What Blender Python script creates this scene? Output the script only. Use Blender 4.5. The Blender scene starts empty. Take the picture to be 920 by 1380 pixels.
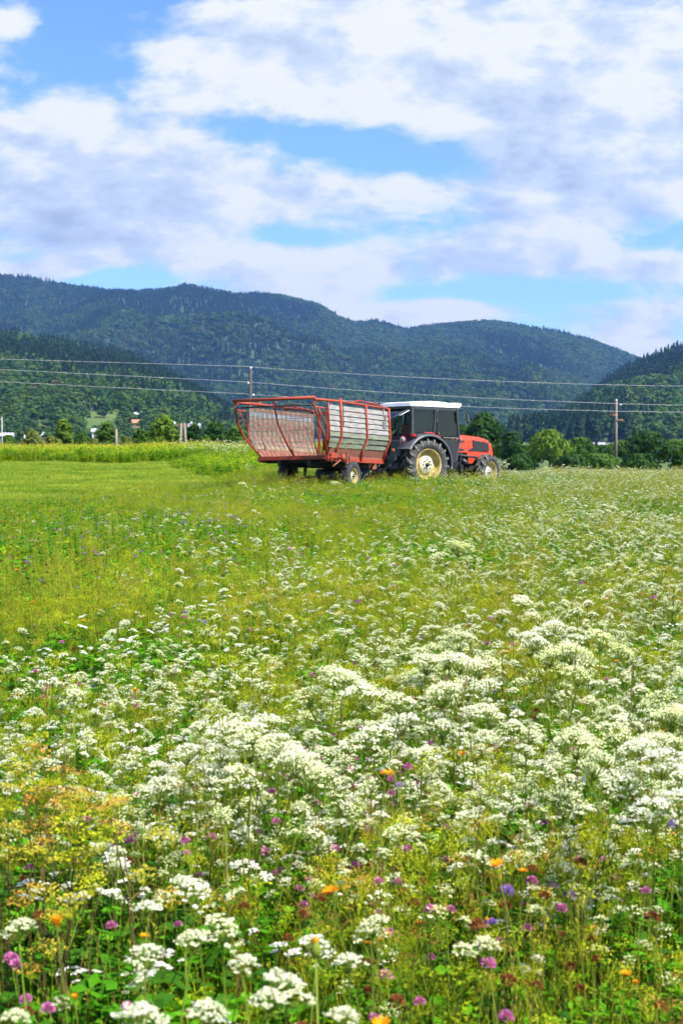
import bpy, math, random
import numpy as np
from mathutils import Vector, Matrix
random.seed(7)
RNG = np.random.default_rng(11)
R = math.radians
sc = bpy.context.scene
COL = sc.collection

# ------------------------------------------------------------------ camera numbers
F = 2000.0            # focal length in pixels of the 920x1380 photograph
PT = math.atan(102 / F)
H = 1.6

def proj(P):
    P = np.asarray(P, float)
    x = P[..., 0]; y = P[..., 1]; z = P[..., 2] - H
    d = y * math.cos(PT) - z * math.sin(PT); u = y * math.sin(PT) + z * math.cos(PT)
    return 460 + F * x / d, 690 - F * u / d

def ray(px, py):
    a = (px - 460) / F; b = (690 - py) / F
    dy = math.cos(PT) + b * math.sin(PT); dz = -math.sin(PT) + b * math.cos(PT)
    return a / dy, dz / dy          # x and z per metre of y

def at(px, py, Y):
    a, b = ray(px, py)
    return Vector((a * Y, Y, H + b * Y))

# ------------------------------------------------------------------ materials
def mat(name, col=(.5, .5, .5), rough=.7, metal=0., spec=.5, var=0., vscale=5., col2=None, trans=0., emit=None, bump=0., detail=4., stretch=None, rnd=None, alpha=None, coat=0., world=False):
    """Procedural material. col/col2 mixed by noise; rnd = colour ramp stops picked per instance; trans = translucency of leaves."""
    m = bpy.data.materials.new(name); m.use_nodes = True
    nt = m.node_tree; N = nt.nodes; L = nt.links
    b = N['Principled BSDF']; out = N['Material Output']
    b.inputs['Roughness'].default_value = rough; b.inputs['Metallic'].default_value = metal
    b.inputs['Specular IOR Level'].default_value = spec
    if coat: b.inputs['Coat Weight'].default_value = coat
    src = None
    if rnd:
        oi = N.new('ShaderNodeObjectInfo'); cr = N.new('ShaderNodeValToRGB')
        L.new(oi.outputs['Random'], cr.inputs['Fac'])
        el = cr.color_ramp.elements
        while len(el) < len(rnd): el.new(.5)
        for e, (p, c) in zip(el, rnd): e.position = p; e.color = (*c, 1)
        src = cr.outputs['Color']
    else:
        rgb = N.new('ShaderNodeRGB'); rgb.outputs[0].default_value = (*col, 1); src = rgb.outputs[0]
    if var or col2 or bump:
        tc = N.new('ShaderNodeTexCoord'); mp = N.new('ShaderNodeMapping'); no = N.new('ShaderNodeTexNoise')
        L.new(N.new('ShaderNodeNewGeometry').outputs['Position'] if world else tc.outputs['Object'], mp.inputs[0]); L.new(mp.outputs[0], no.inputs['Vector'])
        if stretch: mp.inputs['Scale'].default_value = stretch
        no.inputs['Scale'].default_value = vscale; no.inputs['Detail'].default_value = detail
        if var or col2:
            mr = N.new('ShaderNodeMapRange'); mr.inputs[1].default_value = .35; mr.inputs[2].default_value = .65
            L.new(no.outputs['Fac'], mr.inputs[0])
            mx = N.new('ShaderNodeMix'); mx.data_type = 'RGBA'
            L.new(mr.outputs[0], mx.inputs[0]); L.new(src, mx.inputs[6])
            if col2: mx.inputs[7].default_value = (*col2, 1)
            else:
                mm = N.new('ShaderNodeMix'); mm.data_type = 'RGBA'; mm.blend_type = 'MULTIPLY'; mm.inputs[0].default_value = 1
                L.new(src, mm.inputs[6]); mm.inputs[7].default_value = (1 - var, 1 - var, 1 - var, 1); L.new(mm.outputs[2], mx.inputs[7])
            src = mx.outputs[2]
        if bump:
            bp = N.new('ShaderNodeBump'); bp.inputs['Strength'].default_value = bump; bp.inputs['Distance'].default_value = .01
            L.new(no.outputs['Fac'], bp.inputs['Height']); L.new(bp.outputs[0], b.inputs['Normal'])
    L.new(src, b.inputs['Base Color'])
    if trans:
        t = N.new('ShaderNodeBsdfTranslucent'); L.new(src, t.inputs[0])
        ms = N.new('ShaderNodeMixShader'); ms.inputs[0].default_value = trans
        L.new(b.outputs[0], ms.inputs[1]); L.new(t.outputs[0], ms.inputs[2]); L.new(ms.outputs[0], out.inputs[0])
    return m

M = {}
M['red'] = mat('red_paint', (.34, .024, .008), .65, col2=(.27, .055, .02), vscale=4.5, bump=.2)
M['redold'] = mat('weathered_red_paint', (.20, .055, .03), .75, col2=(.26, .11, .07), vscale=9)
M['grey'] = mat('grey_board', (.185, .175, .155), .7, col2=(.30, .285, .255), vscale=3., stretch=(1, 3, 4), bump=.2)
M['moss'] = mat('mossy_grey_board', (.12, .135, .085), .75, col2=(.21, .22, .155), vscale=3.5, stretch=(.6, 3, 3), bump=.2)
M['pink'] = mat('worn_pink_board', (.31, .20, .14), .8, col2=(.20, .10, .065), vscale=5, stretch=(1, 4, 2), bump=.3)
M['pale'] = mat('pale_board', (.31, .33, .35), .7, col2=(.22, .22, .23), vscale=7)
M['tan'] = mat('tan_board', (.32, .24, .16), .8, col2=(.23, .15, .095), vscale=6, stretch=(1, 4, 2))
M['steel'] = mat('galvanised_steel', (.20, .19, .17), .7, metal=.3, var=.3, vscale=20)
M['dark'] = mat('dark_metal', (.022, .02, .02), .6, var=.4, vscale=12)
M['darkgrey'] = mat('dark_grey_plastic', (.045, .048, .055), .5, var=.3, vscale=10)
M['fender'] = mat('grey_fender', (.085, .09, .10), .45, var=.25, vscale=7)
M['tyre'] = mat('dusty_tyre', (.075, .07, .06), .85, col2=(.17, .15, .12), vscale=9, bump=.2)
M['tyredark'] = mat('black_tyre', (.03, .03, .03), .85, col2=(.06, .06, .055), vscale=9)
M['rim'] = mat('cream_yellow_rim', (.52, .40, .13), .6, col2=(.34, .24, .08), vscale=7)
M['hub'] = mat('cream_hub', (.60, .56, .38), .6, col2=(.44, .38, .24), vscale=8)
M['hubwhite'] = mat('white_hub', (.76, .76, .74), .5, var=.25, vscale=8)
M['orange'] = mat('orange_red_bodywork', (.66, .052, .012), .4, var=.12, vscale=4, coat=.3)
M['white'] = mat('white_roof', (.78, .78, .74), .5, col2=(.70, .69, .62), vscale=2.5)
M['rust'] = mat('rust_stain', (.60, .42, .14), .7, col2=(.72, .62, .4), vscale=14)
M['light'] = mat('red_lens', (.5, .01, .01), .25)
M['amber'] = mat('amber_lens', (.8, .25, .02), .25)
M['mirror'] = mat('mirror_glass', (.9, .9, .9), .03, metal=1)
M['yellow'] = mat('yellow_plastic', (.8, .62, .02), .5)
M['brown'] = mat('brown_leather', (.22, .07, .03), .6, var=.3)
M['signwhite'] = mat('sign_white', (.8, .8, .8), .5)
M['signred'] = mat('sign_red', (.65, .02, .03), .5)
M['wood'] = mat('weathered_pole_wood', (.26, .20, .15), .85, col2=(.17, .125, .09), vscale=6, stretch=(4, 4, .5))
M['wire'] = mat('bright_wire', (.38, .38, .38), .6, metal=.3)
M['insul'] = mat('white_porcelain', (.8, .8, .8), .3)
M['rusty'] = mat('rusty_iron', (.42, .14, .08), .7)
M['concrete'] = mat('pale_concrete', (.52, .44, .40), .85, var=.25, vscale=6)
M['wallwhite'] = mat('white_render', (.52, .51, .48), .8, var=.2, vscale=.6)
M['wallwood'] = mat('dark_barn_wood', (.10, .07, .05), .85, var=.3, vscale=2)
M['wallpink'] = mat('salmon_render', (.62, .27, .20), .8, var=.15)
M['roofgrey'] = mat('grey_roof', (.42, .42, .43), .7, var=.2, vscale=1.5)
M['rooflight'] = mat('pale_roof', (.66, .67, .70), .6, var=.1)
M['rooforange'] = mat('orange_tile_roof', (.50, .20, .11), .8, var=.2)
M['window'] = mat('dark_window', (.03, .035, .045), .15)
M['trunk'] = mat('bark', (.10, .08, .06), .9, var=.4, vscale=8)

def glass(name, tint, fac):
    m = bpy.data.materials.new(name); m.use_nodes = True
    N = m.node_tree.nodes; L = m.node_tree.links; out = N['Material Output']; N.remove(N['Principled BSDF'])
    tr = N.new('ShaderNodeBsdfTransparent'); tr.inputs[0].default_value = (*tint, 1)
    gl = N.new('ShaderNodeBsdfGlossy'); gl.inputs['Roughness'].default_value = .04
    fr = N.new('ShaderNodeFresnel'); fr.inputs[0].default_value = 1.45
    ms = N.new('ShaderNodeMixShader'); L.new(fr.outputs[0], ms.inputs[0]); L.new(tr.outputs[0], ms.inputs[1]); L.new(gl.outputs[0], ms.inputs[2])
    L.new(ms.outputs[0], out.inputs[0]); return m
M['glass'] = glass('tinted_glass', (.50, .52, .46), 0)
M['glassclear'] = glass('clear_glass', (.8, .9, .9), 0)
M['glassdark'] = glass('smoked_glass', (.015, .016, .03), 0)

# plants
TR = .35
def leafmat(n, a, b, vs=3., tr=TR, rough=.55): 
    return mat(n, a, rough, col2=b, vscale=vs, trans=tr, spec=.10, detail=5, world=True)
M['grass'] = leafmat('grass_blade', (.15, .29, .003), (.41, .48, .010), 1.4)
M['grassy'] = leafmat('yellow_grass', (.42, .37, .04), (.24, .32, .02), 1.)
M['leaf'] = leafmat('meadow_leaf', (.05, .22, .005), (.13, .35, .008), 1.6)
M['leafd'] = leafmat('deep_leaf', (.022, .10, .005), (.05, .15, .008), 2.)  # dark leaf green; its raised share also imitates shaded gaps by colour
M['mown'] = leafmat('mown_grass', (.15, .26, .015), (.34, .41, .035), .35)
M['stalk'] = leafmat('green_stalk', (.15, .25, .025), (.24, .30, .04))
M['stalkd'] = leafmat('dry_stalk', (.12, .09, .03), (.2, .14, .05))
M['olive'] = leafmat('olive_seed_head', (.25, .31, .006), (.50, .51, .020), 2.5)
M['cream'] = leafmat('cream_floret', (.89, .87, .52), (.95, .93, .72), 3., .42)
M['airy'] = leafmat('greenish_white_floret', (.78, .82, .34), (.93, .92, .60), 2., .42)
M['fwhite'] = leafmat('white_floret', (.95, .93, .82), (.92, .90, .76), 3., .4)
M['pinkf'] = leafmat('clover_pink', (.72, .28, .50), (.55, .14, .34), 60.)
M['purple'] = leafmat('scabious_violet', (.32, .22, .58), (.40, .22, .52), 30.)
M['brownf'] = leafmat('faded_clover', (.20, .06, .02), (.34, .13, .04), 50.)
M['gold'] = leafmat('golden_petal', (.85, .42, .01), (.85, .30, .01), 20.)
M['yel'] = leafmat('yellow_floret', (.52, .43, .04), (.44, .40, .04), 15.)
M['ochre'] = leafmat('ochre_seed_head', (.58, .27, .04), (.50, .33, .05), 15.)

# ------------------------------------------------------------------ object helpers
def tag(o, label=None, cat=None, group=None, kind=None):
    if label: o['label'] = label
    if cat: o['category'] = cat
    if group: o['group'] = group
    if kind: o['kind'] = kind
    return o

def empty(name, loc=(0, 0, 0), rot=(0, 0, 0)):
    o = bpy.data.objects.new(name, None); COL.objects.link(o); o.location = loc; o.rotation_euler = rot; o.empty_display_size = .2
    return o

def mesh_np(name, V, Q, mats, mi=None, smooth=False):
    """V (n,3), Q (m,4) quads"""
    me = bpy.data.meshes.new(name)
    V = np.asarray(V, np.float32); Q = np.asarray(Q, np.int32)
    me.vertices.add(len(V)); me.vertices.foreach_set('co', V.ravel())
    k = Q.shape[1]
    me.loops.add(Q.size); me.loops.foreach_set('vertex_index', Q.ravel())
    me.polygons.add(len(Q)); me.polygons.foreach_set('loop_start', np.arange(0, Q.size, k, dtype=np.int32))
    for m in mats: me.materials.append(m)
    if mi is not None: me.polygons.foreach_set('material_index', np.asarray(mi, np.int32))
    if smooth: me.polygons.foreach_set('use_smooth', np.ones(len(Q), bool))
    me.update(calc_edges=True); return me

class MB:
    """mesh builder"""
    def __init__(s): s.v = []; s.f = []; s.m = []; s.mats = []; s.sm = []
    def mid(s, m):
        m = M[m] if isinstance(m, str) else m
        if m not in s.mats: s.mats.append(m)
        return s.mats.index(m)
    def add(s, V, Fs, m, smooth=False):
        b = len(s.v); s.v += [tuple(p) for p in V]; i = s.mid(m)
        for f in Fs: s.f.append([b + k for k in f]); s.m.append(i); s.sm.append(smooth)
    def box(s, c, d, m, T=None, bev=0):
        x, y, z = [q / 2 for q in d]; c = Vector(c)
        if bev:
            e = bev
            V = []
            for sz in (-1, 1):
                for (ax, ay) in ((-x + e, -y), (x - e, -y), (x, -y + e), (x, y - e), (x - e, y), (-x + e, y), (-x, y - e), (-x, -y + e)):
                    V.append((ax, ay, sz * (z - e)))
            for sz in (-1, 1):
                for (ax, ay) in ((-x + e, -y + e), (x - e, -y + e), (x - e, -y + e), (x - e, y - e), (x - e, y - e), (-x + e, y - e), (-x + e, y - e), (-x + e, -y + e)):
                    V.append((ax, ay, sz * z))
            Fs = [[i, (i + 1) % 8, 8 + (i + 1) % 8, 8 + i] for i in range(8)]
            Fs += [[8 + i, 8 + (i + 1) % 8, 24 + (i + 1) % 8, 24 + i] for i in range(8)]
            Fs += [[(i + 1) % 8, i, 16 + i, 16 + (i + 1) % 8] for i in range(8)]
            Fs += [[24, 25, 27, 29], [16, 21, 19, 17]]
        else:
            V = [(sx * x, sy * y, sz * z) for sz in (-1, 1) for sy in (-1, 1) for sx in (-1, 1)]
            Fs = [[0, 2, 3, 1], [4, 5, 7, 6], [0, 1, 5, 4], [2, 6, 7, 3], [0, 4, 6, 2], [1, 3, 7, 5]]
        V = [(T @ Vector(p) if T else Vector(p)) + c for p in V]
        s.add(V, Fs, m)
    def tube(s, pts, r, m, n=8, flat=None):
        pts = [Vector(p) for p in pts]; V = []; k = len(pts)
        rs = r if isinstance(r, (list, tuple)) else [r] * k
        for i, p in enumerate(pts):
            d = (pts[min(i + 1, k - 1)] - pts[max(i - 1, 0)]).normalized()
            up = Vector((0, 0, 1)) if abs(d.z) < .9 else Vector((0, 1, 0))
            a = d.cross(up).normalized(); b = a.cross(d)
            for j in range(n):
                t = 2 * math.pi * (j + .5) / n
                V.append(p + (a * math.cos(t) + b * math.sin(t) * (flat or 1)) * rs[i])
        Fs = [[i * n + j, i * n + (j + 1) % n, (i + 1) * n + (j + 1) % n, (i + 1) * n + j] for i in range(k - 1) for j in range(n)]
        Fs += [list(range(n))[::-1], [(k - 1) * n + j for j in range(n)]]
        s.add(V, Fs, m, n > 5)
    def lathe(s, prof, m, c=(0, 0, 0), n=40, T=None, a0=0, a1=2 * math.pi):
        """prof: (radius, y) pairs; axis Y"""
        V = []; c = Vector(c); full = abs(a1 - a0 - 2 * math.pi) < 1e-6; nn = n if full else n + 1
        for i in range(nn):
            t = a0 + (a1 - a0) * i / n
            for (r, y) in prof:
                p = Vector((r * math.cos(t), y, r * math.sin(t))); V.append((T @ p if T else p) + c)
        k = len(prof)
        Fs = [[i * k + j, i * k + j + 1, ((i + 1) % nn) * k + j + 1, ((i + 1) % nn) * k + j] for i in range(n) for j in range(k - 1)]
        s.add(V, Fs, m, True)
    def prism(s, poly, y0, y1, m, T=None):
        """poly: list of (x,z), extruded along y"""
        n = len(poly); V = [Vector((x, y0, z)) for x, z in poly] + [Vector((x, y1, z)) for x, z in poly]
        if T: V = [T @ v for v in V]
        s.add(V, [[i, (i + 1) % n, n + (i + 1) % n, n + i] for i in range(n)] + [list(range(n))[::-1], list(range(n, 2 * n))], m)
    def build(s, name, parent=None, loc=None):
        me = bpy.data.meshes.new(name); me.from_pydata(s.v, [], s.f)
        for m in s.mats: me.materials.append(m)
        me.polygons.foreach_set('material_index', s.m); me.polygons.foreach_set('use_smooth', s.sm); me.update()
        o = bpy.data.objects.new(name, me); COL.objects.link(o)
        if parent: o.parent = parent
        if loc is not None: o.location = loc
        return o

# ------------------------------------------------------------------ terrain
def sstep(a, b, x): t = np.clip((x - a) / (b - a), 0, 1); return t * t * (3 - 2 * t)

def gz(x, y):
    x = np.asarray(x, float); y = np.asarray(y, float)
    right = sstep(2, 8, x - (y - 44) * .02)
    zr = -np.clip((y - 46) * .034, 0, 2.6)
    zl = -np.clip((y - 108) * .05, 0, 2.6)
    z = zl * (1 - right) + zr * right
    return z + .03 * np.sin(x * .7 + y * .31) * np.sin(y * .23) * sstep(5, 12, y)

def grid_mesh(xs, ys, fz, mats):
    X, Y = np.meshgrid(xs, ys); Z = fz(X, Y)
    V = np.stack([X, Y, Z], -1).reshape(-1, 3); nx = len(xs); ny = len(ys)
    i = np.arange(nx - 1)[None, :] + nx * np.arange(ny - 1)[:, None]
    Q = np.stack([i, i + 1, i + nx + 1, i + nx], -1).reshape(-1, 4)
    return V, Q

ground_mat = mat('meadow_soil', (.05, .08, .012), .95, col2=(.09, .14, .02), vscale=.9, bump=.3)
xs = np.concatenate([-np.geomspace(9000, 12, 40), np.linspace(-11, 11, 45), np.geomspace(12, 9000, 40)])
ys = np.concatenate([np.linspace(-60, 0, 8)[:-1], np.linspace(0, 130, 105), np.geomspace(132, 14000, 60)])
V, Q = grid_mesh(xs, ys, gz, None)
g = bpy.data.objects.new('ground', mesh_np('ground', V, Q, [ground_mat], smooth=True)); COL.objects.link(g); tag(g, kind='structure')

# value noise
_P = RNG.random((64, 64))
def vnoise(x, y):
    x = np.asarray(x, float); y = np.asarray(y, float)
    xi = np.floor(x).astype(int); yi = np.floor(y).astype(int); fx = x - xi; fy = y - yi
    fx = fx * fx * (3 - 2 * fx); fy = fy * fy * (3 - 2 * fy)
    g = lambda a, b: _P[a % 64, b % 64]
    return (g(xi, yi) * (1 - fx) + g(xi + 1, yi) * fx) * (1 - fy) + (g(xi, yi + 1) * (1 - fx) + g(xi + 1, yi + 1) * fx) * fy
def fbm(x, y, o=4):
    r = 0; a = .5; t = 0
    for i in range(o): r = r + a * vnoise(x * 2 ** i + 17 * i, y * 2 ** i + 31 * i); t += a; a *= .5
    return r / t

class Hill:
    """a ridge: crest given in photo pixels at distance dc; foot at distance d0"""
    def __init__(s, name, crest, d0, dc, d1, tree_h, rough, power, spur=.0, ns=260):
        s.name = name; s.cx = np.array([(c[0] - 460) / F for c in crest]); s.cz = np.array([(588 - c[1]) / F * dc + H - tree_h for c in crest])
        s.d0 = d0; s.dc = dc; s.d1 = d1; s.rough = rough; s.power = power; s.spur = spur; s.ns = ns
    def z(s, x, y):
        u = x / y; zc = np.interp(u, s.cx, s.cz)
        t = np.clip((y - s.d0) / (s.dc - s.d0), 0, 1)
        up = t ** s.power
        back = sstep(s.dc, s.d1, y)
        sp = (fbm(u * s.spur + 3 + t * .6, t * 1.6 + 5, 3) - .5) if s.spur else 0
        n = s.rough * (fbm(x / s.ns, y / s.ns) - .5) * 2
        env = np.sin(np.pi * np.clip(t, 0, 1)) ** .7
        z = -4 + (zc + 4) * up * (1 - back) + (n + sp * s.rough * 3.5) * env * np.clip(zc / 60, 0.1, 1)
        return np.maximum(z, -6)
    def hit(s, px, py):
        a, b = ray(px, py); Y = np.linspace(s.d0, s.dc * 1.02, 3000)
        k = np.nonzero(H + b * Y <= s.z(a * Y, Y))[0]
        Yh = Y[k[0]] if len(k) else s.dc
        return Vector((a * Yh, Yh, float(s.z(np.array(a * Yh), np.array(Yh)))))
    def build(s, u0, u1, nu, nt, mats):
        us = np.linspace(u0, u1, nu); ts = np.concatenate([np.linspace(s.d0, s.dc, nt), np.linspace(s.dc, s.d1, 14)[1:]])
        U, Yg = np.meshgrid(us, ts); X = U * Yg; Z = s.z(X, Yg)
        V = np.stack([X, Yg, Z], -1).reshape(-1, 3)
        i = np.arange(nu - 1)[None, :] + nu * np.arange(len(ts) - 1)[:, None]
        Q = np.stack([i, i + 1, i + nu + 1, i + nu], -1).reshape(-1, 4)
        o = bpy.data.objects.new(s.name, mesh_np(s.name, V, Q, mats, smooth=True)); COL.objects.link(o); tag(o, kind='structure'); return o

main = Hill('mountain', [(-400, 372), (-50, 366), (0, 372), (40, 373), (90, 382), (150, 393), (200, 395), (250, 392), (300, 402), (350, 396), (380, 397), (430, 410), (460, 428), (480, 433), (510, 431), (545, 443), (575, 438), (620, 433), (660, 431), (700, 437), (740, 444), (790, 455), (830, 470), (860, 482), (920, 505), (1000, 530), (1300, 560)],
            2300, 4800, 6200, 14, 55, .95, spur=16., ns=420)
left = Hill('left_hill', [(-400, 425), (-100, 435), (0, 446), (30, 449), (60, 454), (120, 466), (160, 473), (200, 489), (240, 508), (280, 532), (320, 556), (350, 574), (390, 590), (450, 600)],
            800, 1900, 2400, 15, 6, .95, spur=0., ns=160)
rightm = Hill('right_hill', [(500, 610), (640, 592), (700, 575), (760, 552), (790, 530), (815, 508), (840, 494), (870, 480), (900, 468), (920, 461), (980, 440), (1200, 400), (1500, 380)],
              1000, 2200, 2800, 16, 12, .9, spur=12., ns=240)
forest_floor = mat('forest_floor', (.022, .045, .016), .95, col2=(.04, .07, .02), vscale=.02)
hill_mead = mat('hill_meadow', (.06, .11, .012), .95, col2=(.10, .14, .02), vscale=.05)
main.build(-.42, .42, 300, 110, [forest_floor])
left.build(-.42, .02, 190, 120, [hill_mead])
rightm.build(.0, .42, 170, 90, [forest_floor])

# ------------------------------------------------------------------ scatter with geometry nodes (only for uncountable stuff)
def scatter(name, protos, P, Rt, S, K, label, cat):
    me = bpy.data.meshes.new(name); me.vertices.add(len(P)); me.vertices.foreach_set('co', np.asarray(P, np.float32).ravel())
    a = me.attributes.new('rot', 'FLOAT_VECTOR', 'POINT'); a.data.foreach_set('vector', np.asarray(Rt, np.float32).ravel())
    S = np.asarray(S, np.float32); S = np.repeat(S[:, None], 3, 1) if S.ndim == 1 else S
    a = me.attributes.new('scl', 'FLOAT_VECTOR', 'POINT'); a.data.foreach_set('vector', S.ravel())
    a = me.attributes.new('kind_index', 'INT', 'POINT'); a.data.foreach_set('value', np.asarray(K, np.int32))
    o = bpy.data.objects.new(name, me); COL.objects.link(o); tag(o, label, cat, kind='stuff')
    ng = bpy.data.node_groups.new(name, 'GeometryNodeTree')
    ng.interface.new_socket('Geometry', in_out='INPUT', socket_type='NodeSocketGeometry')
    ng.interface.new_socket('Geometry', in_out='OUTPUT', socket_type='NodeSocketGeometry')
    N = ng.nodes; L = ng.links; gi = N.new('NodeGroupInput'); go = N.new('NodeGroupOutput'); jn = N.new('GeometryNodeJoinGeometry')
    def attr(n, t):
        q = N.new('GeometryNodeInputNamedAttribute'); q.data_type = t; q.inputs['Name'].default_value = n; return q.outputs['Attribute']
    ro = attr('rot', 'FLOAT_VECTOR'); so = attr('scl', 'FLOAT_VECTOR'); ko = attr('kind_index', 'INT')
    e2r = N.new('FunctionNodeEulerToRotation'); L.new(ro, e2r.inputs[0])
    for i, pm in enumerate(protos):
        po = bpy.data.objects.new(pm.name, pm)       # not linked to the scene: only the instances exist
        oi = N.new('GeometryNodeObjectInfo'); oi.inputs['Object'].default_value = po
        cp = N.new('FunctionNodeCompare'); cp.data_type = 'INT'; cp.operation = 'EQUAL'
        L.new(ko, cp.inputs[2]); cp.inputs[3].default_value = i
        ip = N.new('GeometryNodeInstanceOnPoints')
        L.new(gi.outputs[0], ip.inputs['Points']); L.new(cp.outputs[0], ip.inputs['Selection']); L.new(oi.outputs['Geometry'], ip.inputs['Instance'])
        L.new(e2r.outputs[0], ip.inputs['Rotation']); L.new(so, ip.inputs['Scale']); L.new(ip.outputs[0], jn.inputs[0])
    L.new(jn.outputs[0], go.inputs[0])
    md = o.modifiers.new('scatter', 'NODES'); md.node_group = ng
    return o

# ------------------------------------------------------------------ quad soup for vegetation
class Soup:
    def __init__(s): s.q = []; s.m = []; s.mats = []
    def mid(s, m):
        m = M[m]
        if m not in s.mats: s.mats.append(m)
        return s.mats.index(m)
    def add(s, Qv, m):
        Qv = np.asarray(Qv, float).reshape(-1, 4, 3); s.q.append(Qv); s.m.append(np.full(len(Qv), s.mid(m)))
    def stem(s, p0, p1, r0, r1, m, k=1):
        p0 = np.asarray(p0, float); p1 = np.asarray(p1, float); d = p1 - p0; d /= np.linalg.norm(d) + 1e-9
        a = np.cross(d, [0, 0, 1.]) if abs(d[2]) < .95 else np.array([1., 0, 0]); a /= np.linalg.norm(a) + 1e-9; b = np.cross(d, a)
        c = [(math.cos(t), math.sin(t)) for t in (0, 2.1, 4.2)]
        o = [a * x + b * y for x, y in c]
        s.add([[p0 + o[i] * r0, p0 + o[(i + 1) % 3] * r0, p1 + o[(i + 1) % 3] * r1, p1 + o[i] * r1] for i in range(3)], m)
    def blade(s, p, ang, h, w, bend, m, seg=3):
        d = np.array([math.cos(ang), math.sin(ang), 0]); sd = np.array([-d[1], d[0], 0]); p = np.asarray(p, float); Q = []
        prev = None
        for i in range(seg + 1):
            t = i / seg; c = p + d * bend * h * t * t + np.array([0, 0, h * (t - .35 * bend * t * t)]); ww = w * (1 - t) ** .6 * .5 + .0002
            cur = (c - sd * ww, c + sd * ww)
            if prev: Q.append([prev[0], prev[1], cur[1], cur[0]])
            prev = cur
        s.add(Q, m)
    def leaves(s, C, D, l, w, m, tilt=.6):
        """diamond leaves at centres C, pointing D"""
        C = np.asarray(C, float); n = len(C); D = np.asarray(D, float); D = D / (np.linalg.norm(D, axis=1, keepdims=True) + 1e-9)
        nr = np.array([0, 0, 1.]) + RNG.normal(0, tilt, (n, 3)); sd = np.cross(D, nr); sd /= np.linalg.norm(sd, axis=1, keepdims=True) + 1e-9
        l = np.broadcast_to(l, n)[:, None]; w = np.broadcast_to(w, n)[:, None]
        s.add(np.stack([C, C + D * l * .5 + sd * w * .5, C + D * l, C + D * l * .5 - sd * w * .5], 1), m)
    def shell(s, C, D, size, m, jit=.55):
        """leaf clumps lying on a crown's surface: faces look outward"""
        C = np.asarray(C, float); n = len(C); nr = D + RNG.normal(0, jit, (n, 3)); nr /= np.linalg.norm(nr, axis=1, keepdims=True)
        a = np.cross(nr, RNG.normal(0, 1, (n, 3))); a /= np.linalg.norm(a, axis=1, keepdims=True) + 1e-9; b = np.cross(nr, a); z = (np.broadcast_to(size, n) * RNG.uniform(.6, 1.3, n))[:, None] * .5
        s.add(np.stack([C - a * z * 1.3, C - b * z * .8, C + a * z * 1.3, C + b * z * .8], 1), m)
    def specks(s, C, size, m, up=1., jit=.6):
        """small facing-up squares (florets)"""
        C = np.asarray(C, float); n = len(C); nr = np.array([0, 0, up]) + RNG.normal(0, jit, (n, 3)); nr /= np.linalg.norm(nr, axis=1, keepdims=True)
        a = np.cross(nr, RNG.normal(0, 1, (n, 3))); a /= np.linalg.norm(a, axis=1, keepdims=True) + 1e-9; b = np.cross(nr, a)
        z = (np.broadcast_to(size, n) * RNG.uniform(.7, 1.3, n))[:, None] * .5
        s.add(np.stack([C - a * z - b * z, C + a * z - b * z, C + a * z + b * z, C - a * z + b * z], 1), m)
    def mesh(s, name):
        Qv = np.concatenate(s.q); mi = np.concatenate(s.m)
        return mesh_np(name, Qv.reshape(-1, 3), np.arange(len(Qv) * 4).reshape(-1, 4), s.mats, mi)

U = lambda a, b, n=None: RNG.uniform(a, b, n)

def umbel(s, c, Rr, n, nf, m, dome=.3, fs=.55, ms='stalk', tilt=(0, 0), raylen=1.0):
    """compound umbel, c = base where the rays leave the stem"""
    k = np.arange(n) + .5; r = Rr * np.sqrt(k / n) * U(.85, 1.12, n); a = k * 2.39996 + U(0, .5, n)
    x = r * np.cos(a); y = r * np.sin(a); z = Rr * raylen + dome * Rr * (1 - (r / Rr) ** 2) + x * tilt[0] + y * tilt[1] + RNG.normal(0, .04 * Rr, n)
    T = np.stack([x, y, z], 1) + np.asarray(c)
    ur = Rr / math.sqrt(n) * 1.05
    for t in T: s.stem(c, t, Rr * .012 + .0003, Rr * .01 + .0002, ms)
    off = RNG.normal(0, 1, (n, nf, 3)) * np.array([.55, .55, .22]) * ur
    s.specks((T[:, None, :] + off).reshape(-1, 3), ur * fs, m, jit=.45)
    return T

def curved_stem(s, p0, p1, r0, r1, m, sag=.04, seg=4):
    p0 = np.asarray(p0, float); p1 = np.asarray(p1, float); o = np.array([U(-1, 1), U(-1, 1), 0]) * sag; P = [p0 + (p1 - p0) * t + o * math.sin(math.pi * t) for t in np.linspace(0, 1, seg + 1)]
    for i in range(seg): s.stem(P[i], P[i + 1], r0 + (r1 - r0) * i / seg, r0 + (r1 - r0) * (i + 1) / seg, m)
    return P

def ferny(s, p, d, l, m, n=26):
    """pinnate leaf: leaflets along a rib"""
    p = np.asarray(p, float); d = np.asarray(d, float); d /= np.linalg.norm(d); t = U(.2, 1, n); C = p + d * (t * l)[:, None] - np.array([0, 0, 1]) * ((t ** 2) * l * .25)[:, None]
    side = np.cross(d, [0, 0, 1.]); side /= np.linalg.norm(side) + 1e-9
    D = side * np.where(np.arange(n) % 2, 1, -1)[:, None] + d * .5 + RNG.normal(0, .25, (n, 3))
    s.leaves(C, D, l * .32 * (1.15 - t), l * .09, m); s.stem(p, C[np.argmax(t)], .001, .0005, m)

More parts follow.
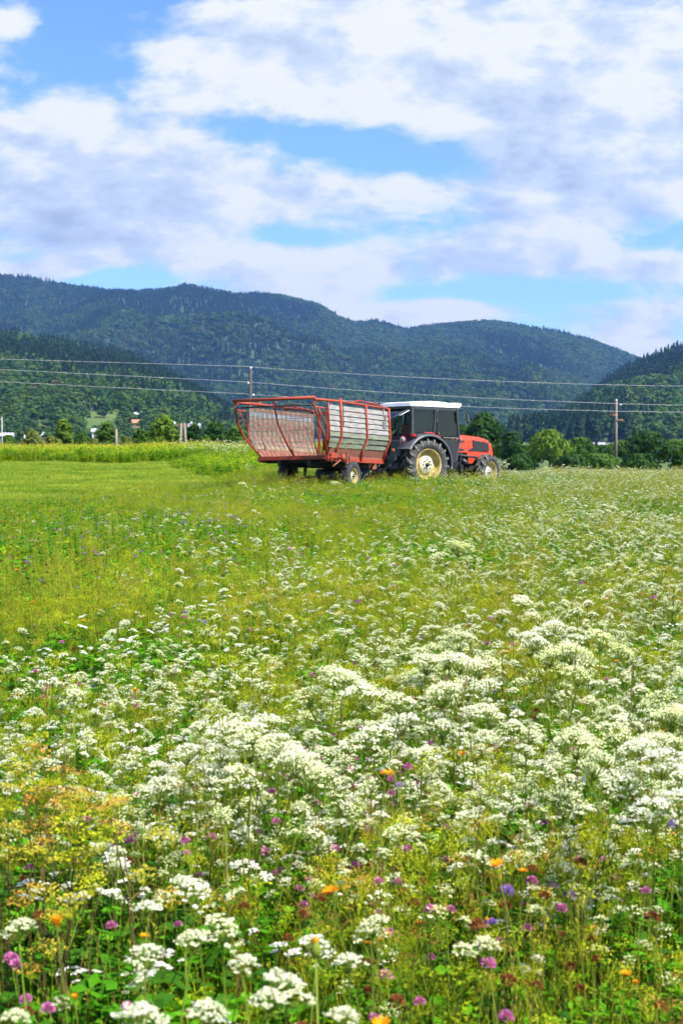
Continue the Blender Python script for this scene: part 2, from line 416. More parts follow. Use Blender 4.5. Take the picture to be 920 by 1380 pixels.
# --- flowering plants; each returns dict(stem mesh, [flower meshes])
def plant_carrot(i):
    st = Soup(); heads = []; h = 1.0 * U(.62, .78)
    top = np.array([U(-.06, .06), U(-.06, .06), h]); P = curved_stem(st, (0, 0, 0), top, .003, .0018, 'stalk')
    nh = 1 + i % 3 if i < 6 else 1
    for j in range(nh):
        hd = Soup(); Rr = (U(.022, .034) if i < 6 else U(.025, .037)) if j == 0 else U(.014, .022)
        if j == 0: b = top
        else:
            q = P[2]; a = U(0, 6.28); b = np.array([q[0] + math.cos(a) * U(.06, .12), q[1] + math.sin(a) * U(.06, .12), h * U(.8, .98)]); curved_stem(st, q, b, .002, .0012, 'stalk', .01, 2)
        umbel(hd, b, Rr, 30 if j == 0 else 20, 11, 'cream', dome=.7, fs=.52, tilt=(U(-.5, .5), U(-.5, .5)), raylen=.6)
        hd.leaves(np.repeat([b], 9, 0), RNG.normal(0, 1, (9, 3)) * [1, 1, .3], .02, .003, 'stalk'); heads.append(hd.mesh('umbel'))
    for _ in range(5): a = U(0, 6.28); z = U(.1, .7) * h; ferny(st, top * z / h, (math.cos(a), math.sin(a), .5), U(.08, .16), 'leaf')
    return st.mesh('stem'), heads
def plant_yarrow(i):
    st = Soup(); heads = []; h = U(.42, .58); top = np.array([U(-.04, .04), U(-.04, .04), h]); P = curved_stem(st, (0, 0, 0), top, .002, .0015, 'stalk')
    for j in range(1 + (i + 1) % 4):
        hd = Soup(); b = top if j == 0 else top + np.array([U(-.06, .06), U(-.06, .06), U(-.03, .01)]); 
        if j: st.stem(P[3], b, .0015, .001, 'stalk')
        umbel(hd, b, U(.010, .022), 15, 12, 'fwhite', dome=.25, fs=.72, raylen=.7, tilt=(U(-.4, .4), U(-.4, .4))); heads.append(hd.mesh('flower_head'))
    for _ in range(6): a = U(0, 6.28); z = U(.1, .8) * h; ferny(st, top * z / h, (math.cos(a), math.sin(a), .7), U(.05, .1), 'leaf', 18)
    return st.mesh('stem'), heads
def plant_airy(i):
    st = Soup(); heads = []; h = U(.6, .8); top = np.array([U(-.06, .06), U(-.06, .06), h]); P = curved_stem(st, (0, 0, 0), top, .0028, .0012, 'stalk' if i % 2 else 'stalkd')
    for j in range(5):
        hd = Soup(); q = P[2 + j % 2]; a = j * 1.4 + U(0, .8); rr = U(.05, .18)
        b = top if j == 0 else np.array([q[0] + math.cos(a) * rr, q[1] + math.sin(a) * rr, h * U(.70, 1.0)])
        if j: curved_stem(st, q, b, .0016, .0008, 'stalk', .01, 2)
        umbel(hd, b, U(.015, .030), 12, 9, 'airy' if i % 3 else 'cream', dome=.6, fs=.40, raylen=.8, tilt=(U(-.7, .7), U(-.7, .7))); heads.append(hd.mesh('umbel'))
    for _ in range(4): a = U(0, 6.28); z = U(.1, .6) * h; ferny(st, top * z / h, (math.cos(a), math.sin(a), .5), U(.08, .14), 'leaf')
    return st.mesh('stem'), heads
def plant_plume(i):
    """big loose creamy heads"""
    st = Soup(); heads = []; h = U(.78, .92); top = np.array([U(-.06, .06), U(-.06, .06), h]); P = curved_stem(st, (0, 0, 0), top, .004, .002, 'stalk')
    for j in range(4):
        hd = Soup(); q = P[2 + j % 2]; a = j * 1.7 + U(0, .8); rr = U(.06, .13)
        b = top if j == 0 else np.array([q[0] + math.cos(a) * rr, q[1] + math.sin(a) * rr, h * U(.86, .98)])
        if j: curved_stem(st, q, b, .0025, .0015, 'stalk', .01, 2)
        umbel(hd, b, U(.05, .075), 26, 16, 'cream' if i % 2 else 'airy', dome=.5, fs=.36, raylen=.7, tilt=(U(-.4, .4), U(-.4, .4))); heads.append(hd.mesh('umbel'))
    for _ in range(5): a = U(0, 6.28); z = U(.1, .6) * h; ferny(st, top * z / h, (math.cos(a), math.sin(a), .5), U(.1, .18), 'leaf')
    return st.mesh('stem'), heads
def ball(s, c, r, m, n, el=1.1, l=.4):
    d = RNG.normal(0, 1, (n, 3)); d /= np.linalg.norm(d, axis=1, keepdims=True); d[:, 2] = np.abs(d[:, 2]) * 1.2 - .25
    s.leaves(np.asarray(c) + d * r * .55, d + [0, 0, .25], r * .6, r * l, m)
def plant_clover(i):
    st = Soup(); h = U(.40, .58); top = np.array([U(-.08, .08), U(-.08, .08), h]); P = curved_stem(st, (0, 0, 0), top, .0015, .001, 'stalk')
    hd = Soup(); ball(hd, top, U(.011, .015), 'pinkf', 90); ball(hd, top, .010, 'pinkf', 20)
    for q in P[1:4]:
        for k in range(3): a = k * 2.1 + U(0, 1); st.leaves([q] * 1, [[math.cos(a), math.sin(a), .2]], .028, .018, 'leaf', .2)
    return st.mesh('stem'), [hd.mesh('flower_head')]
def plant_brown(i):
    st = Soup(); h = U(.42, .62); top = np.array([U(-.08, .08), U(-.08, .08), h]); curved_stem(st, (0, 0, 0), top, .0015, .001, 'stalkd')
    hd = Soup(); ball(hd, top, U(.012, .015), 'brownf', 90); return st.mesh('stem'), [hd.mesh('flower_head')]
def plant_gold(i):
    st = Soup(); h = U(.44, .6); top = np.array([U(-.08, .08), U(-.08, .08), h]); curved_stem(st, (0, 0, 0), top, .0014, .001, 'stalk')
    hd = Soup(); n = 34; a = U(0, 6.28, n); up = U(.1, .6, n) if i % 2 else U(1.2, 2.5, n)
    hd.leaves(np.repeat([top], n, 0), np.stack([np.cos(a), np.sin(a), up], 1), .015, .005, 'gold', .1); ball(hd, top - [0, 0, .006], .006, 'stalk', 20)
    return st.mesh('stem'), [hd.mesh('flower_head')]
def plant_violet(i):
    st = Soup(); h = U(.45, .65); top = np.array([U(-.08, .08), U(-.08, .08), h]); curved_stem(st, (0, 0, 0), top, .0014, .001, 'stalk')
    hd = Soup(); ball(hd, top, U(.013, .018), 'purple', 60, l=.5); return st.mesh('stem'), [hd.mesh('flower_head')]
def plant_yellow(i):
    """parsnip-like yellow umbels, half gone to ochre seed"""
    st = Soup(); heads = []; h = U(.72, .9); top = np.array([U(-.05, .05), U(-.05, .05), h]); P = curved_stem(st, (0, 0, 0), top, .004, .002, 'stalkd')
    for j in range(7):
        hd = Soup(); q = P[1 + j % 3]; a = j * 1.4 + U(0, .8); rr = U(.05, .16)
        b = top if j == 0 else np.array([q[0] + math.cos(a) * rr, q[1] + math.sin(a) * rr, h * U(.7, .98)])
        if j: curved_stem(st, q, b, .0022, .0012, 'stalkd', .01, 2)
        umbel(hd, b, U(.035, .055), 14, 9, ['yel', 'ochre', 'yel', 'olive'][(i + j) % 4], dome=.3, fs=.42, raylen=.8, ms='olive', tilt=(U(-.3, .3), U(-.3, .3))); heads.append(hd.mesh('umbel'))
    return st.mesh('stem'), heads
def plant_haze(i):
    """umbels gone to seed: fine olive mist"""
    s = Soup(); h = U(.5, .72); top = np.array([U(-.06, .06), U(-.06, .06), h]); P = curved_stem(s, (0, 0, 0), top, .002, .001, 'stalk')
    for j in range(7):
        q = P[2 + j % 2]; a = j * 1.1 + U(0, .8); rr = U(.03, .14)
        b = np.array([q[0] + math.cos(a) * rr, q[1] + math.sin(a) * rr, h * U(.75, 1.0)]); s.stem(q, b, .0012, .0006, 'stalk')
        T = umbel(s, b, U(.025, .045), 9, 6, 'olive' if i < 4 else ['ochre', 'brownf', 'olive'][j % 3], dome=.4, fs=.27, raylen=1.0, ms='olive')
    return s.mesh('seeding_umbel')

def merged(stem, heads, name):
    Vs = []; Qs = []; Ms = []; mats = []; off = 0
    for me in [stem] + heads:
        n = len(me.vertices); v = np.empty(n * 3, np.float32); me.vertices.foreach_get('co', v); Vs.append(v.reshape(-1, 3))
        q = np.empty(len(me.loops), np.int32); me.loops.foreach_get('vertex_index', q); Qs.append(q.reshape(-1, 4) + off); off += n
        k = np.empty(len(me.polygons), np.int32); me.polygons.foreach_get('material_index', k)
        mp = []
        for m in me.materials:
            if m not in mats: mats.append(m)
            mp.append(mats.index(m))
        Ms.append(np.array(mp)[k])
    return mesh_np(name, np.concatenate(Vs), np.concatenate(Qs), mats, np.concatenate(Ms))

def grass_tuft(kind):
    s = Soup()
    if kind == 0:
        for _ in range(34): s.blade((U(-.09, .09), U(-.09, .09), 0), U(0, 6.28), U(.2, .46), U(.003, .006), U(.1, .8), 'grass' if U(0, 1) < .75 else 'grassy')
    elif kind == 1:      # broad low leaves
        for _ in range(16):
            a = U(0, 6.28); p = np.array([U(-.09, .09), U(-.09, .09), 0]); t = p + [math.cos(a) * .04, math.sin(a) * .04, U(.08, .34)]; s.stem(p, t, .0012, .0008, 'leaf')
            for k in range(3): b = a + (k - 1) * 1.6; s.leaves([t], [[math.cos(b), math.sin(b), U(-.1, .5)]], U(.028, .055), U(.018, .032), 'leaf' if U(0, 1) < .55 else 'leafd', .3)
    elif kind == 2:      # ferny
        for _ in range(9):
            a = U(0, 6.28); p = np.array([U(-.08, .08), U(-.08, .08), U(0, .18)]); ferny(s, p, (math.cos(a), math.sin(a), U(.8, 2.)), U(.15, .3), 'leaf' if U(0, 1) < .5 else 'grass')
    elif kind == 3:      # thin seeding grass stalks
        for _ in range(9):
            a = U(0, 6.28); p = np.array([U(-.08, .08), U(-.08, .08), 0]); t = p + [math.cos(a) * .06, math.sin(a) * .06, U(.4, .62)]
            curved_stem(s, p, t, .0012, .0006, 'grassy', .03, 3); s.leaves(t - np.array([0, 0, 1]) * U(0, .08, 8)[:, None], RNG.normal(0, .4, (8, 3)) + [0, 0, 1], .014, .004, 'grassy')
        for _ in range(14): s.blade((U(-.09, .09), U(-.09, .09), 0), U(0, 6.28), U(.15, .4), U(.003, .005), U(.2, .9), 'grass')
    elif kind == 4:      # mown: short dense
        for _ in range(60): s.blade((U(-.2, .2), U(-.2, .2), 0), U(0, 6.28), U(.05, .14), U(.006, .012), U(.2, .9), 'mown', 2)
    elif kind == 5:      # tall herb, broad leaves (field edge)
        for _ in range(7):
            p = np.array([U(-.2, .2), U(-.2, .2), 0]); h = U(.55, 1.0); t = p + [U(-.1, .1), U(-.1, .1), h]; s.stem(p, t, .004, .002, 'stalk')
            n = 26; q = U(.15, 1, n); a = U(0, 6.28, n); s.leaves(p + (t - p) * q[:, None], np.stack([np.cos(a), np.sin(a), U(-.1, .7, n)], 1), U(.08, .16, n), U(.035, .07, n), 'leaf' if U(0, 1) < .6 else 'grass')
    elif kind == 6:      # tall yellowish grass
        for _ in range(50): s.blade((U(-.25, .25), U(-.25, .25), 0), U(0, 6.28), U(.5, 1.0), U(.008, .014), U(.1, .5), 'grassy' if U(0, 1) < .6 else 'grass')
        n = 26; s.specks(np.stack([U(-.3, .3, n), U(-.3, .3, n), U(.7, 1.0, n)], 1), .03, 'yel')
    return s.mesh(['grass_tuft', 'leafy_tuft', 'ferny_tuft', 'seeding_grass', 'mown_grass', 'tall_herb', 'tall_grass'][kind])

# ------------------------------------------------------------------ sowing the meadow
def gauss(px, py, L):
    r = np.zeros_like(px, float)
    for (x, y, sx, sy, a) in L: r += a * np.exp(-((px - x) / sx) ** 2 - ((py - y) / sy) ** 2)
    return r

def tall_zone(x, y):
    """1 where the unmown meadow stands"""
    px = 460 + F * x / y
    edge = np.interp(px, [-400, 0, 150, 300, 360, 400], [29, 30, 33, 42, 60, 200]) + 9 * (fbm(x * .35, y * .2) - .5)
    return y < edge

def sow(n, ymin, ymax, dens, hgt, power=1.0, margin=1.25):
    """candidate points over the wedge seen by the camera; dens(px,py,x,y) in 0..1 at the plant's top"""
    y = np.sqrt(U(ymin ** 2, ymax ** 2, n)) if power == 1 else ymin * (ymax / ymin) ** U(0, 1, n)
    x = (U(-.5, .5, n) * .46 * margin) * y + U(-.35, .35, n)
    m = int(n * 6 * 28 / (.23 * margin * (ymax ** 2 - ymin ** 2))) if power == 1 else n // 8      # the meadow goes on beside the frame
    ye = U(min(ymin, 1.), 28, m); xe = RNG.choice([-1, 1], m) * (.23 * margin * ye + U(.2, 3.2, m)); y = np.concatenate([y, ye]); x = np.concatenate([x, xe])
    px, py = proj(np.stack([x, y, gz(x, y) + hgt], -1))
    k = U(0, 1, len(x)) < dens(px, py, x, y)
    # keep clear of the tyres' own footprints
    return x[k], y[k], px[k], py[k]

def clearzone(x, y):
    """the ground the two vehicles stand over carries only low growth"""
    w = inside(x, y, WPOS, WYAW, -1.6, 3.2, 1.15)
    t = inside(x, y, TPOS, TYAW, -1.5, 3.3, 1.0)
    return w | t
WPOS = (-.622, 41.18); WYAW = 1.104; TPOS = (1.995, 44.31); TYAW = .629
def inside(x, y, p, a, x0, x1, w):
    dx = x - p[0]; dy = y - p[1]; u = dx * math.cos(a) + dy * math.sin(a); v = -dx * math.sin(a) + dy * math.cos(a)
    return (u > x0) & (u < x1) & (np.abs(v) < w)

def rots(n, t=.12): return np.stack([RNG.normal(0, t, n), RNG.normal(0, t, n), U(0, 6.28, n)], 1)

tufts = [[grass_tuft(k) for _ in range(3)] for k in range(7)]
def patch(size, n, weights, lo, hi, name):
    """a square metre or so of meadow: many tufts merged in one mesh"""
    Vs = []; Qs = []; Ms = []; mats = []; off = 0; ks = RNG.choice(7, n, p=np.array(weights) / sum(weights))
    cache = {}
    for q in range(n):
        me = tufts[ks[q]][q % 3]; key = me.name
        if key not in cache:
            v = np.empty(len(me.vertices) * 3, np.float32); me.vertices.foreach_get('co', v); k = np.empty(len(me.polygons), np.int32); me.polygons.foreach_get('material_index', k)
            mp = []
            for m in me.materials:
                if m not in mats: mats.append(m)
                mp.append(mats.index(m))
            cache[key] = (v.reshape(-1, 3), np.array(mp)[k])
        v, mi = cache[key]; a = U(0, 6.28); c, s_ = math.cos(a), math.sin(a); sc_ = U(lo, hi)
        w = (v @ np.array([[c, s_, 0], [-s_, c, 0], [0, 0, 1]])) * sc_ + [U(-.5, .5) * size, U(-.5, .5) * size, 0]
        Vs.append(w); Ms.append(mi); Qs.append(np.arange(len(w)).reshape(-1, 4) + off); off += len(w)
    return mesh_np(name, np.concatenate(Vs), np.concatenate(Qs), mats, np.concatenate(Ms))
#            kinds: grass leafy ferny seeding mown herb tallgrass
patches = [patch(.8, 46, (20, 66, 16, 3, 0, 0, 0), .8, 1.25, 'meadow_patch') for _ in range(4)] \
        + [patch(.8, 42, (44, 36, 14, 10, 0, 0, 0), .75, 1.2, 'meadow_patch') for _ in range(3)] \
        + [patch(1.5, 80, (50, 14, 18, 16, 0, 0, 0), .9, 1.35, 'meadow_patch') for _ in range(2)] + [patch(1.5, 70, (14, 56, 26, 4, 0, 0, 0), .75, 1.4, 'leafy_patch') for _ in range(2)] \
        + [patch(2.0, 90, (0, 0, 0, 0, 1, 0, 0), .9, 1.5, 'mown_patch') for _ in range(3)] \
        + [patch(1.6, 26, (1, 0, 0, 0, 0, 7, 2), .75, 1.0, 'herb_patch') for _ in range(2)] \
        + [patch(1.6, 26, (1, 0, 0, 0, 0, 2, 8), .8, 1.1, 'tall_grass_patch') for _ in range(2)]
Ps = []; Ks = []; Ss = []
def tile(step, ymin, ymax, inside_, kinds, sfun, margin=1.25):
    hw = .23 * margin * ymax + 5; X, Y_ = np.meshgrid(np.arange(-hw, hw, step), np.arange(ymin, ymax, step)); x = X.ravel() + U(-.3, .3, X.size) * step; y = Y_.ravel() + U(-.3, .3, X.size) * step
    k = (np.abs(x) < .23 * margin * y + 4.) & inside_(x, y); x = x[k]; y = y[k]
    Ps.append(np.stack([x, y, gz(x, y) - .01], 1)); Ks.append(kinds(x, y)); Ss.append(sfun(x, y) * np.ones(len(x)))
def growth(x, y):
    """growth is lower farther out and lowest round the vehicles"""
    px = 460 + F * x / y
    f = np.interp(y, [9, 20, 32], [1, .85, .66]); f = np.where((px > 330) & (px < 690) & (y > 27) & (y < 52), f * 1.25, f)
    f = np.where((px > 690) & (y > 25), np.interp(px, [690, 740], [.62, .88]), f)
    f = f * np.where(y > 12, .72 + .62 * fbm(x * .7, y * .4), 1)
    return np.where(clearzone(x, y), f * .85, f)
ri = lambda a, b: (lambda x, y: RNG.integers(a, b, len(x)))
tile(.62, -.6, 9.5, lambda x, y: (y > 1.3) | ((np.abs(x) > 1.1) & (y > -.5)), lambda x, y: np.where(fbm(x * .9, y * .9) + RNG.normal(0, .06, len(x)) > .47, RNG.integers(0, 4, len(x)), RNG.integers(4, 7, len(x))), lambda x, y: U(.9, 1.1, len(x)), 1.5)
tile(1.05, 9.3, 64, lambda x, y: tall_zone(x, y), lambda x, y: np.where(fbm(x * .45 + 9, y * .25) + RNG.normal(0, .07, len(x)) > .54, RNG.integers(7, 9, len(x)), RNG.integers(9, 11, len(x))), growth, 1.45)  # dark leafy patches break up the far carpet, colour standing in for shaded gaps
tile(1.5, 27, 112, lambda x, y: (~tall_zone(x, y)) & (x < y * .02 + 1), ri(11, 14), lambda x, y: U(.5, 1.0, len(x)) * (.4 + 1.2 * fbm(x * .15, y * .35)), 1.25)
tile(1.2, 85, 110, lambda x, y: (x / y < .005) & (y > 85 + 8 * fbm(x * .12, y * .05)), lambda x, y: np.where(y < 93 + 9 * fbm(x * .15, y * .15), RNG.integers(14, 16, len(x)), RNG.integers(16, 18, len(x))), lambda x, y: U(.75, 1.2, len(x)) * (.75 + .5 * fbm(x * .2, y * .2)) * np.interp(y, [87, 91], [.6, 1.]), 1.2)
tile(1.0, 52, 90, lambda x, y: gauss(460 + F * x / y, y, [(325, 62, 38, 9, 1.2), (300, 78, 55, 11, .9)]) > .15, lambda x, y: np.where(RNG.random(len(x)) < .4, 14, RNG.integers(7, 11, len(x))), lambda x, y: U(.7, .95, len(x)) * np.interp(gauss(460 + F * x / y, y, [(325, 62, 38, 9, 1.2), (300, 78, 55, 11, .9)]), [.15, .7], [.35, 1.]), 1.2)
P = np.concatenate(Ps); K = np.concatenate(Ks); S = np.concatenate(Ss)
scatter('meadow_grass', patches, P, rots(len(P), .03), S, K, 'tall green grass, clover leaves and ferny foliage covering the meadow', 'grass')

# seeding umbels: olive mist over the whole meadow
hz = [plant_haze(i) for i in range(6)]
D_haze = lambda px, py, x, y: tall_zone(x, y) * np.clip(.45 + gauss(px, py, [(700, 1200, 260, 120, .5), (250, 1130, 200, 50, .3), (60, 760, 200, 80, -.3), (450, 1330, 400, 60, .3), (620, 880, 150, 60, .4), (750, 700, 300, 80, .2)]) + .6 * (fbm(x * .9, y * .5) - .5), .05, 1) * ~clearzone(x, y)
x1, y1, _, _ = sow(2600, 1.9, 12, lambda px, py, x, y: D_haze(px, py, x, y) * np.interp(y, [3, 7], [.75, 1.]) * (fbm(x * 1.6 + 3, y * 1.2) > .42), .6, 1, 1.3); x2, y2, _, _ = sow(12000, 12, 50, lambda px, py, x, y: D_haze(px, py, x, y) * np.clip(4 * (fbm(x * .6 + 2, y * .3) - .40), 0, 1), .6, 1, 1.25)
x = np.concatenate([x1, x2]); y = np.concatenate([y1, y2]); n = len(x)
scatter('seeding_umbels', hz, np.stack([x, y, gz(x, y)], 1), rots(n, .15), U(.75, 1.1, n) * np.where(y < 3.2, .85, 1) * growth(x, y), RNG.integers(0, 6, n), 'fine olive mist of umbels gone to seed spread through the meadow', 'meadow plants')

# density fields of the flowers, in the photograph's pixels at the flower's height
def gate(f, far=None, near=1.):
    def g_(px, py, x, y):
        d = np.clip(f(px, py, x, y), 0, 1) * tall_zone(x, y) * ~clearzone(x, y)
        if far is not None:
            l = np.interp(py, [640, 690, 780, 880], [.08, .28, .7, 1.]); r = np.interp(py, [640, 690, 780, 880], [1.1, 1.15, 1.1, 1.]); t = np.clip((px - 550) / 200, 0, 1)
            d = d * (l * (1 - t) + r * t) * np.interp(py, [1070, 1150, 1300], [1, near, near * .7])
        return d
    return g_
cl = lambda x, y, s=.8, o=0: fbm(x * s + o, y * s * .5 + o, 3) - .5
D_carrot = gate(lambda px, py, x, y: .08 + .04 * (px > 350) - .12 * (py > 1090) + gauss(px, py, [(400, 1005, 260, 48, 1.1), (720, 1000, 260, 60, .5), (600, 930, 300, 60, .30), (130, 860, 130, 60, .25), (800, 820, 220, 100, .22), (300, 740, 90, 80, .22), (60, 740, 200, 110, -.35), (300, 660, 220, 30, -.14), (450, 1150, 400, 60, -.1), (60, 1080, 90, 60, -.5)]) + .14 * (y > 18) * (px > 420) + 1.5 * cl(x, y, 1.1), 1, .16)
D_yarrow = gate(lambda px, py, x, y: .06 + .14 * (y > 18) + gauss(px, py, [(320, 1080, 140, 40, 1.2), (560, 1000, 230, 30, 1.2), (240, 1005, 130, 34, 1.2), (480, 1130, 120, 40, .5), (90, 1185, 90, 30, .4), (300, 760, 120, 90, .2), (60, 720, 150, 70, -.12), (700, 1120, 150, 30, .2)]) + 1.8 * cl(x, y, .9, 7), 1, .30)
D_airy = gate(lambda px, py, x, y: .34 + .10 * (px > 350) * (py > 680) - .2 * (py > 1090) + .30 * (py > 860) * (py < 1080) + gauss(px, py, [(720, 800, 260, 120, .5), (620, 900, 200, 70, .5), (330, 1010, 150, 60, .7), (860, 1010, 120, 90, .5), (850, 1150, 110, 60, .3), (60, 740, 220, 100, -.45), (280, 665, 260, 30, -.25), (150, 850, 200, 60, .15), (60, 1080, 100, 60, -.6), (400, 1230, 500, 60, -.12)]) - .04 * (y > 20) + 1.3 * cl(x, y, .7, 13), 1, .22)
D_plume = gate(lambda px, py, x, y: -.03 + .08 * (py > 840) + gauss(px, py, [(610, 880, 60, 40, .8), (450, 905, 60, 25, .6), (350, 990, 110, 40, 1.2), (600, 960, 140, 30, .6), (700, 820, 120, 60, .25), (755, 870, 40, 45, .8), (830, 990, 60, 50, .8), (905, 960, 30, 60, .6), (900, 1080, 40, 60, .4), (440, 950, 60, 30, .5)]) + .25 * cl(x, y, .6, 19))
D_clover = gate(lambda px, py, x, y: .10 + gauss(px, py, [(500, 1090, 110, 70, .7), (400, 1160, 120, 60, .4), (620, 1250, 150, 60, .5), (60, 1290, 100, 60, .4), (150, 700, 200, 60, .25), (290, 690, 80, 30, .5), (760, 1250, 160, 80, .2)]))
D_brown = gate(lambda px, py, x, y: .07 + gauss(px, py, [(100, 720, 220, 60, .5), (520, 1060, 70, 60, .5), (560, 1290, 200, 80, .6), (700, 1280, 100, 60, .3), (470, 1100, 50, 60, .3), (900, 1320, 40, 40, .4), (350, 1250, 300, 60, .15)]))
D_gold = gate(lambda px, py, x, y: .04 + gauss(px, py, [(100, 760, 160, 100, .25), (600, 1250, 200, 90, .15), (680, 830, 40, 30, .5), (500, 700, 200, 50, .1)]))
D_violet = gate(lambda px, py, x, y: .03 + gauss(px, py, [(130, 710, 180, 70, .5), (290, 700, 40, 20, .9), (450, 660, 200, 40, .35), (700, 720, 200, 60, .15), (620, 1130, 200, 80, .12)]))
D_yellow = lambda px, py, x, y: np.clip(gauss(px, py, [(30, 1040, 60, 50, 1.), (135, 1075, 55, 25, .8), (510, 1110, 50, 30, .2), (900, 1180, 60, 40, .1)]), 0, 1)

near_groups = {}
def flowers(kind, cat, maker, nproto, n_cand, hgt, dens, part, label, group, stufflabel, nind=300, scale=(.75, 1.0), ymin=2.0, heroes=(), nlog=0):
    protos = [maker(i) for i in range(nproto)]
    xa, ya, pxa, pya = sow(n_cand, ymin, 62 if kind != 'parsnip' else 20, dens, hgt, 1, 1.2)
    if nlog:          # small flowers are only told apart close by: sow them thicker there
        xb, yb, pxb, pyb = sow(nlog, ymin, 40, dens, hgt, 2, 1.2); xa = np.concatenate([xa, xb]); ya = np.concatenate([ya, yb]); pxa = np.concatenate([pxa, pxb]); pya = np.concatenate([pya, pyb])
    s = U(scale[0], scale[1], len(xa)) * growth(xa, ya)
    if len(heroes):
        hp = []
        for (hx, hy, hs, hh) in heroes:     # photo pixel of the head, scale, real height
            a, b = ray(hx, hy); Y = (hh - H) / b; hp.append((a * Y, Y, hs))
        hp = np.array(hp); xa = np.concatenate([hp[:, 0], xa]); ya = np.concatenate([hp[:, 1], ya]); s = np.concatenate([hp[:, 2], s])
        pxa = np.concatenate([[h[0] for h in heroes], pxa]); pya = np.concatenate([[h[1] for h in heroes], pya])
    n = len(xa); rt = rots(n, .1); kk = RNG.integers(0, nproto, n)
    for i, (hx, hy, hs_, hh) in enumerate(heroes):       # bring the plant's own top head to its place
        kk[i] = nproto - 1 - i % min(4, nproto); me = protos[kk[i]][1][0]; v = np.empty(len(me.vertices) * 3, np.float32); me.vertices.foreach_get('co', v); v = v.reshape(-1, 3); ctr = v.mean(0)
        rt[i, 0:2] = 0; s[i] = hh / ctr[2]; c_, s_ = math.cos(rt[i, 2]), math.sin(rt[i, 2]); xa[i] -= (c_ * ctr[0] - s_ * ctr[1]) * s[i]; ya[i] -= (s_ * ctr[0] + c_ * ctr[1]) * s[i]
    vis = (pxa > -15) & (pxa < 935) & (pya < 1420)
    order = np.argsort(np.where(vis, ya, 1e3 + ya)); ind = order[:nind][vis[order[:nind]]]
    mask = np.ones(n, bool); mask[ind] = False
    for i in ind:
        st, hd = protos[kk[i]]; e = empty(kind, (xa[i], ya[i], float(gz(xa[i], ya[i]))), tuple(rt[i])); e.scale = (s[i],) * 3
        tag(e, label, cat, group)
        o = bpy.data.objects.new('stem', st); COL.objects.link(o); o.parent = e
        for m in hd: o = bpy.data.objects.new(part, m); COL.objects.link(o); o.parent = e
    if mask.any():
        ms = [merged(a, b, kind) for a, b in protos]
        scatter('distant_' + kind, ms, np.stack([xa, ya, gz(xa, ya)], 1)[mask], rt[mask], s[mask], kk[mask], stufflabel, cat)
    print(kind, n, len(ind))

flowers('wild_carrot', 'flower', plant_carrot, 10, 22000, .7, D_carrot, 'umbel', 'cream-white flat umbel of a wild carrot on a thin green stalk in the near meadow', 'wild carrots in the near meadow', 'countless small cream umbels of wild carrot dotting the farther meadow', nlog=900,
        heroes=[(265, 1203, 1.30, .7), (250, 1190, 1.17, .7), (198, 1222, 1.30, .72), (258, 1265, 1.62, .74), (300, 1253, 1.30, .72), (195, 1290, 1.23, .75), (328, 1298, 1.62, .75), (362, 1345, 1.56, .76), (388, 1328, 1.04, .76), (425, 1276, 1.17, .72), (462, 1368, 1.43, .76), (280, 1362, 1.37, .77), (190, 1370, 1.30, .77), (25, 1250, 1.56, .7), (625, 1280, 1.43, .68), (655, 1272, 1.17, .68), (500, 1248, 1.04, .66), (470, 1295, 1.04, .66), (20, 1370, 1.17, .7), (760, 880, 1.56, .75), (745, 845, 1.56, .75)])
flowers('yarrow', 'flower', plant_yarrow, 6, 30000, .5, D_yarrow, 'flower_head', 'bright white flat-topped yarrow on a short stalk in the near meadow', 'white yarrow in the near meadow', 'countless tiny flat white yarrow heads across the farther meadow',
        nlog=2300, heroes=[(60, 1190, 1.1, .52), (45, 1200, 1, .52), (100, 1172, 1, .52), (130, 1140, 1., .52), (145, 1160, 1.1, .52), (162, 1146, 1, .52), (75, 1178, 1, .52), (165, 1188, .9, .52), (315, 1168, .9, .5), (330, 1160, .9, .5)])
flowers('burnet_saxifrage', 'flower', plant_airy, 6, 22000, .7, D_airy, 'umbel', 'airy greenish white umbels branching from one slender stalk in the near meadow', 'airy greenish umbels in the near meadow', 'countless airy greenish white umbels hazing the farther meadow', nlog=1100)
flowers('meadowsweet', 'flower', plant_plume, 5, 3600, .85, D_plume, 'umbel', 'tall loose creamy plume of tiny flowers rising above the meadow', 'tall creamy plumes in the meadow', 'tall creamy plumes scattered far across the meadow', ymin=3.2, heroes=[(605, 885, 1, .85), (640, 895, 1, .85), (450, 905, 1, .85), (340, 985, 1, .85), (375, 1000, 1, .84), (360, 970, 1, .85), (760, 875, 1, .85), (745, 842, 1, .86), (830, 985, 1, .85), (860, 1005, 1, .85), (905, 960, 1, .85), (915, 1075, 1, .82)])
flowers('red_clover', 'flower', plant_clover, 4, 5500, .42, D_clover, 'flower_head', 'round purple-pink clover head on a short stalk in the near meadow', 'purple-pink clovers in the near meadow', 'tiny purple-pink clover heads in the farther meadow', scale=(.85, 1.15),
        nlog=1700, heroes=[(150, 1140, 1.15, .45), (40, 1168, 1.15, .45), (15, 1290, 1.37, .5), (22, 1298, 1.22, .5), (447, 1073, 1.08, .42), (500, 1024, 1.08, .42), (478, 1022, 0.94, .42), (342, 1163, 1.01, .42), (355, 1142, 0.94, .42), (372, 1175, 0.86, .42), (681, 1368, 1.15, .48), (667, 1005, 0.94, .42), (240, 1245, 0.94, .45), (685, 1195, 0.86, .42), (560, 1060, 0.94, .42)])
flowers('faded_clover', 'flower', plant_brown, 4, 2600, .42, D_brown, 'flower_head', 'faded rust-brown clover head on a dry stalk in the near meadow', 'rust-brown clover heads in the near meadow', 'rust-brown clover heads in the farther meadow', nlog=1900, scale=(.8, 1.15))
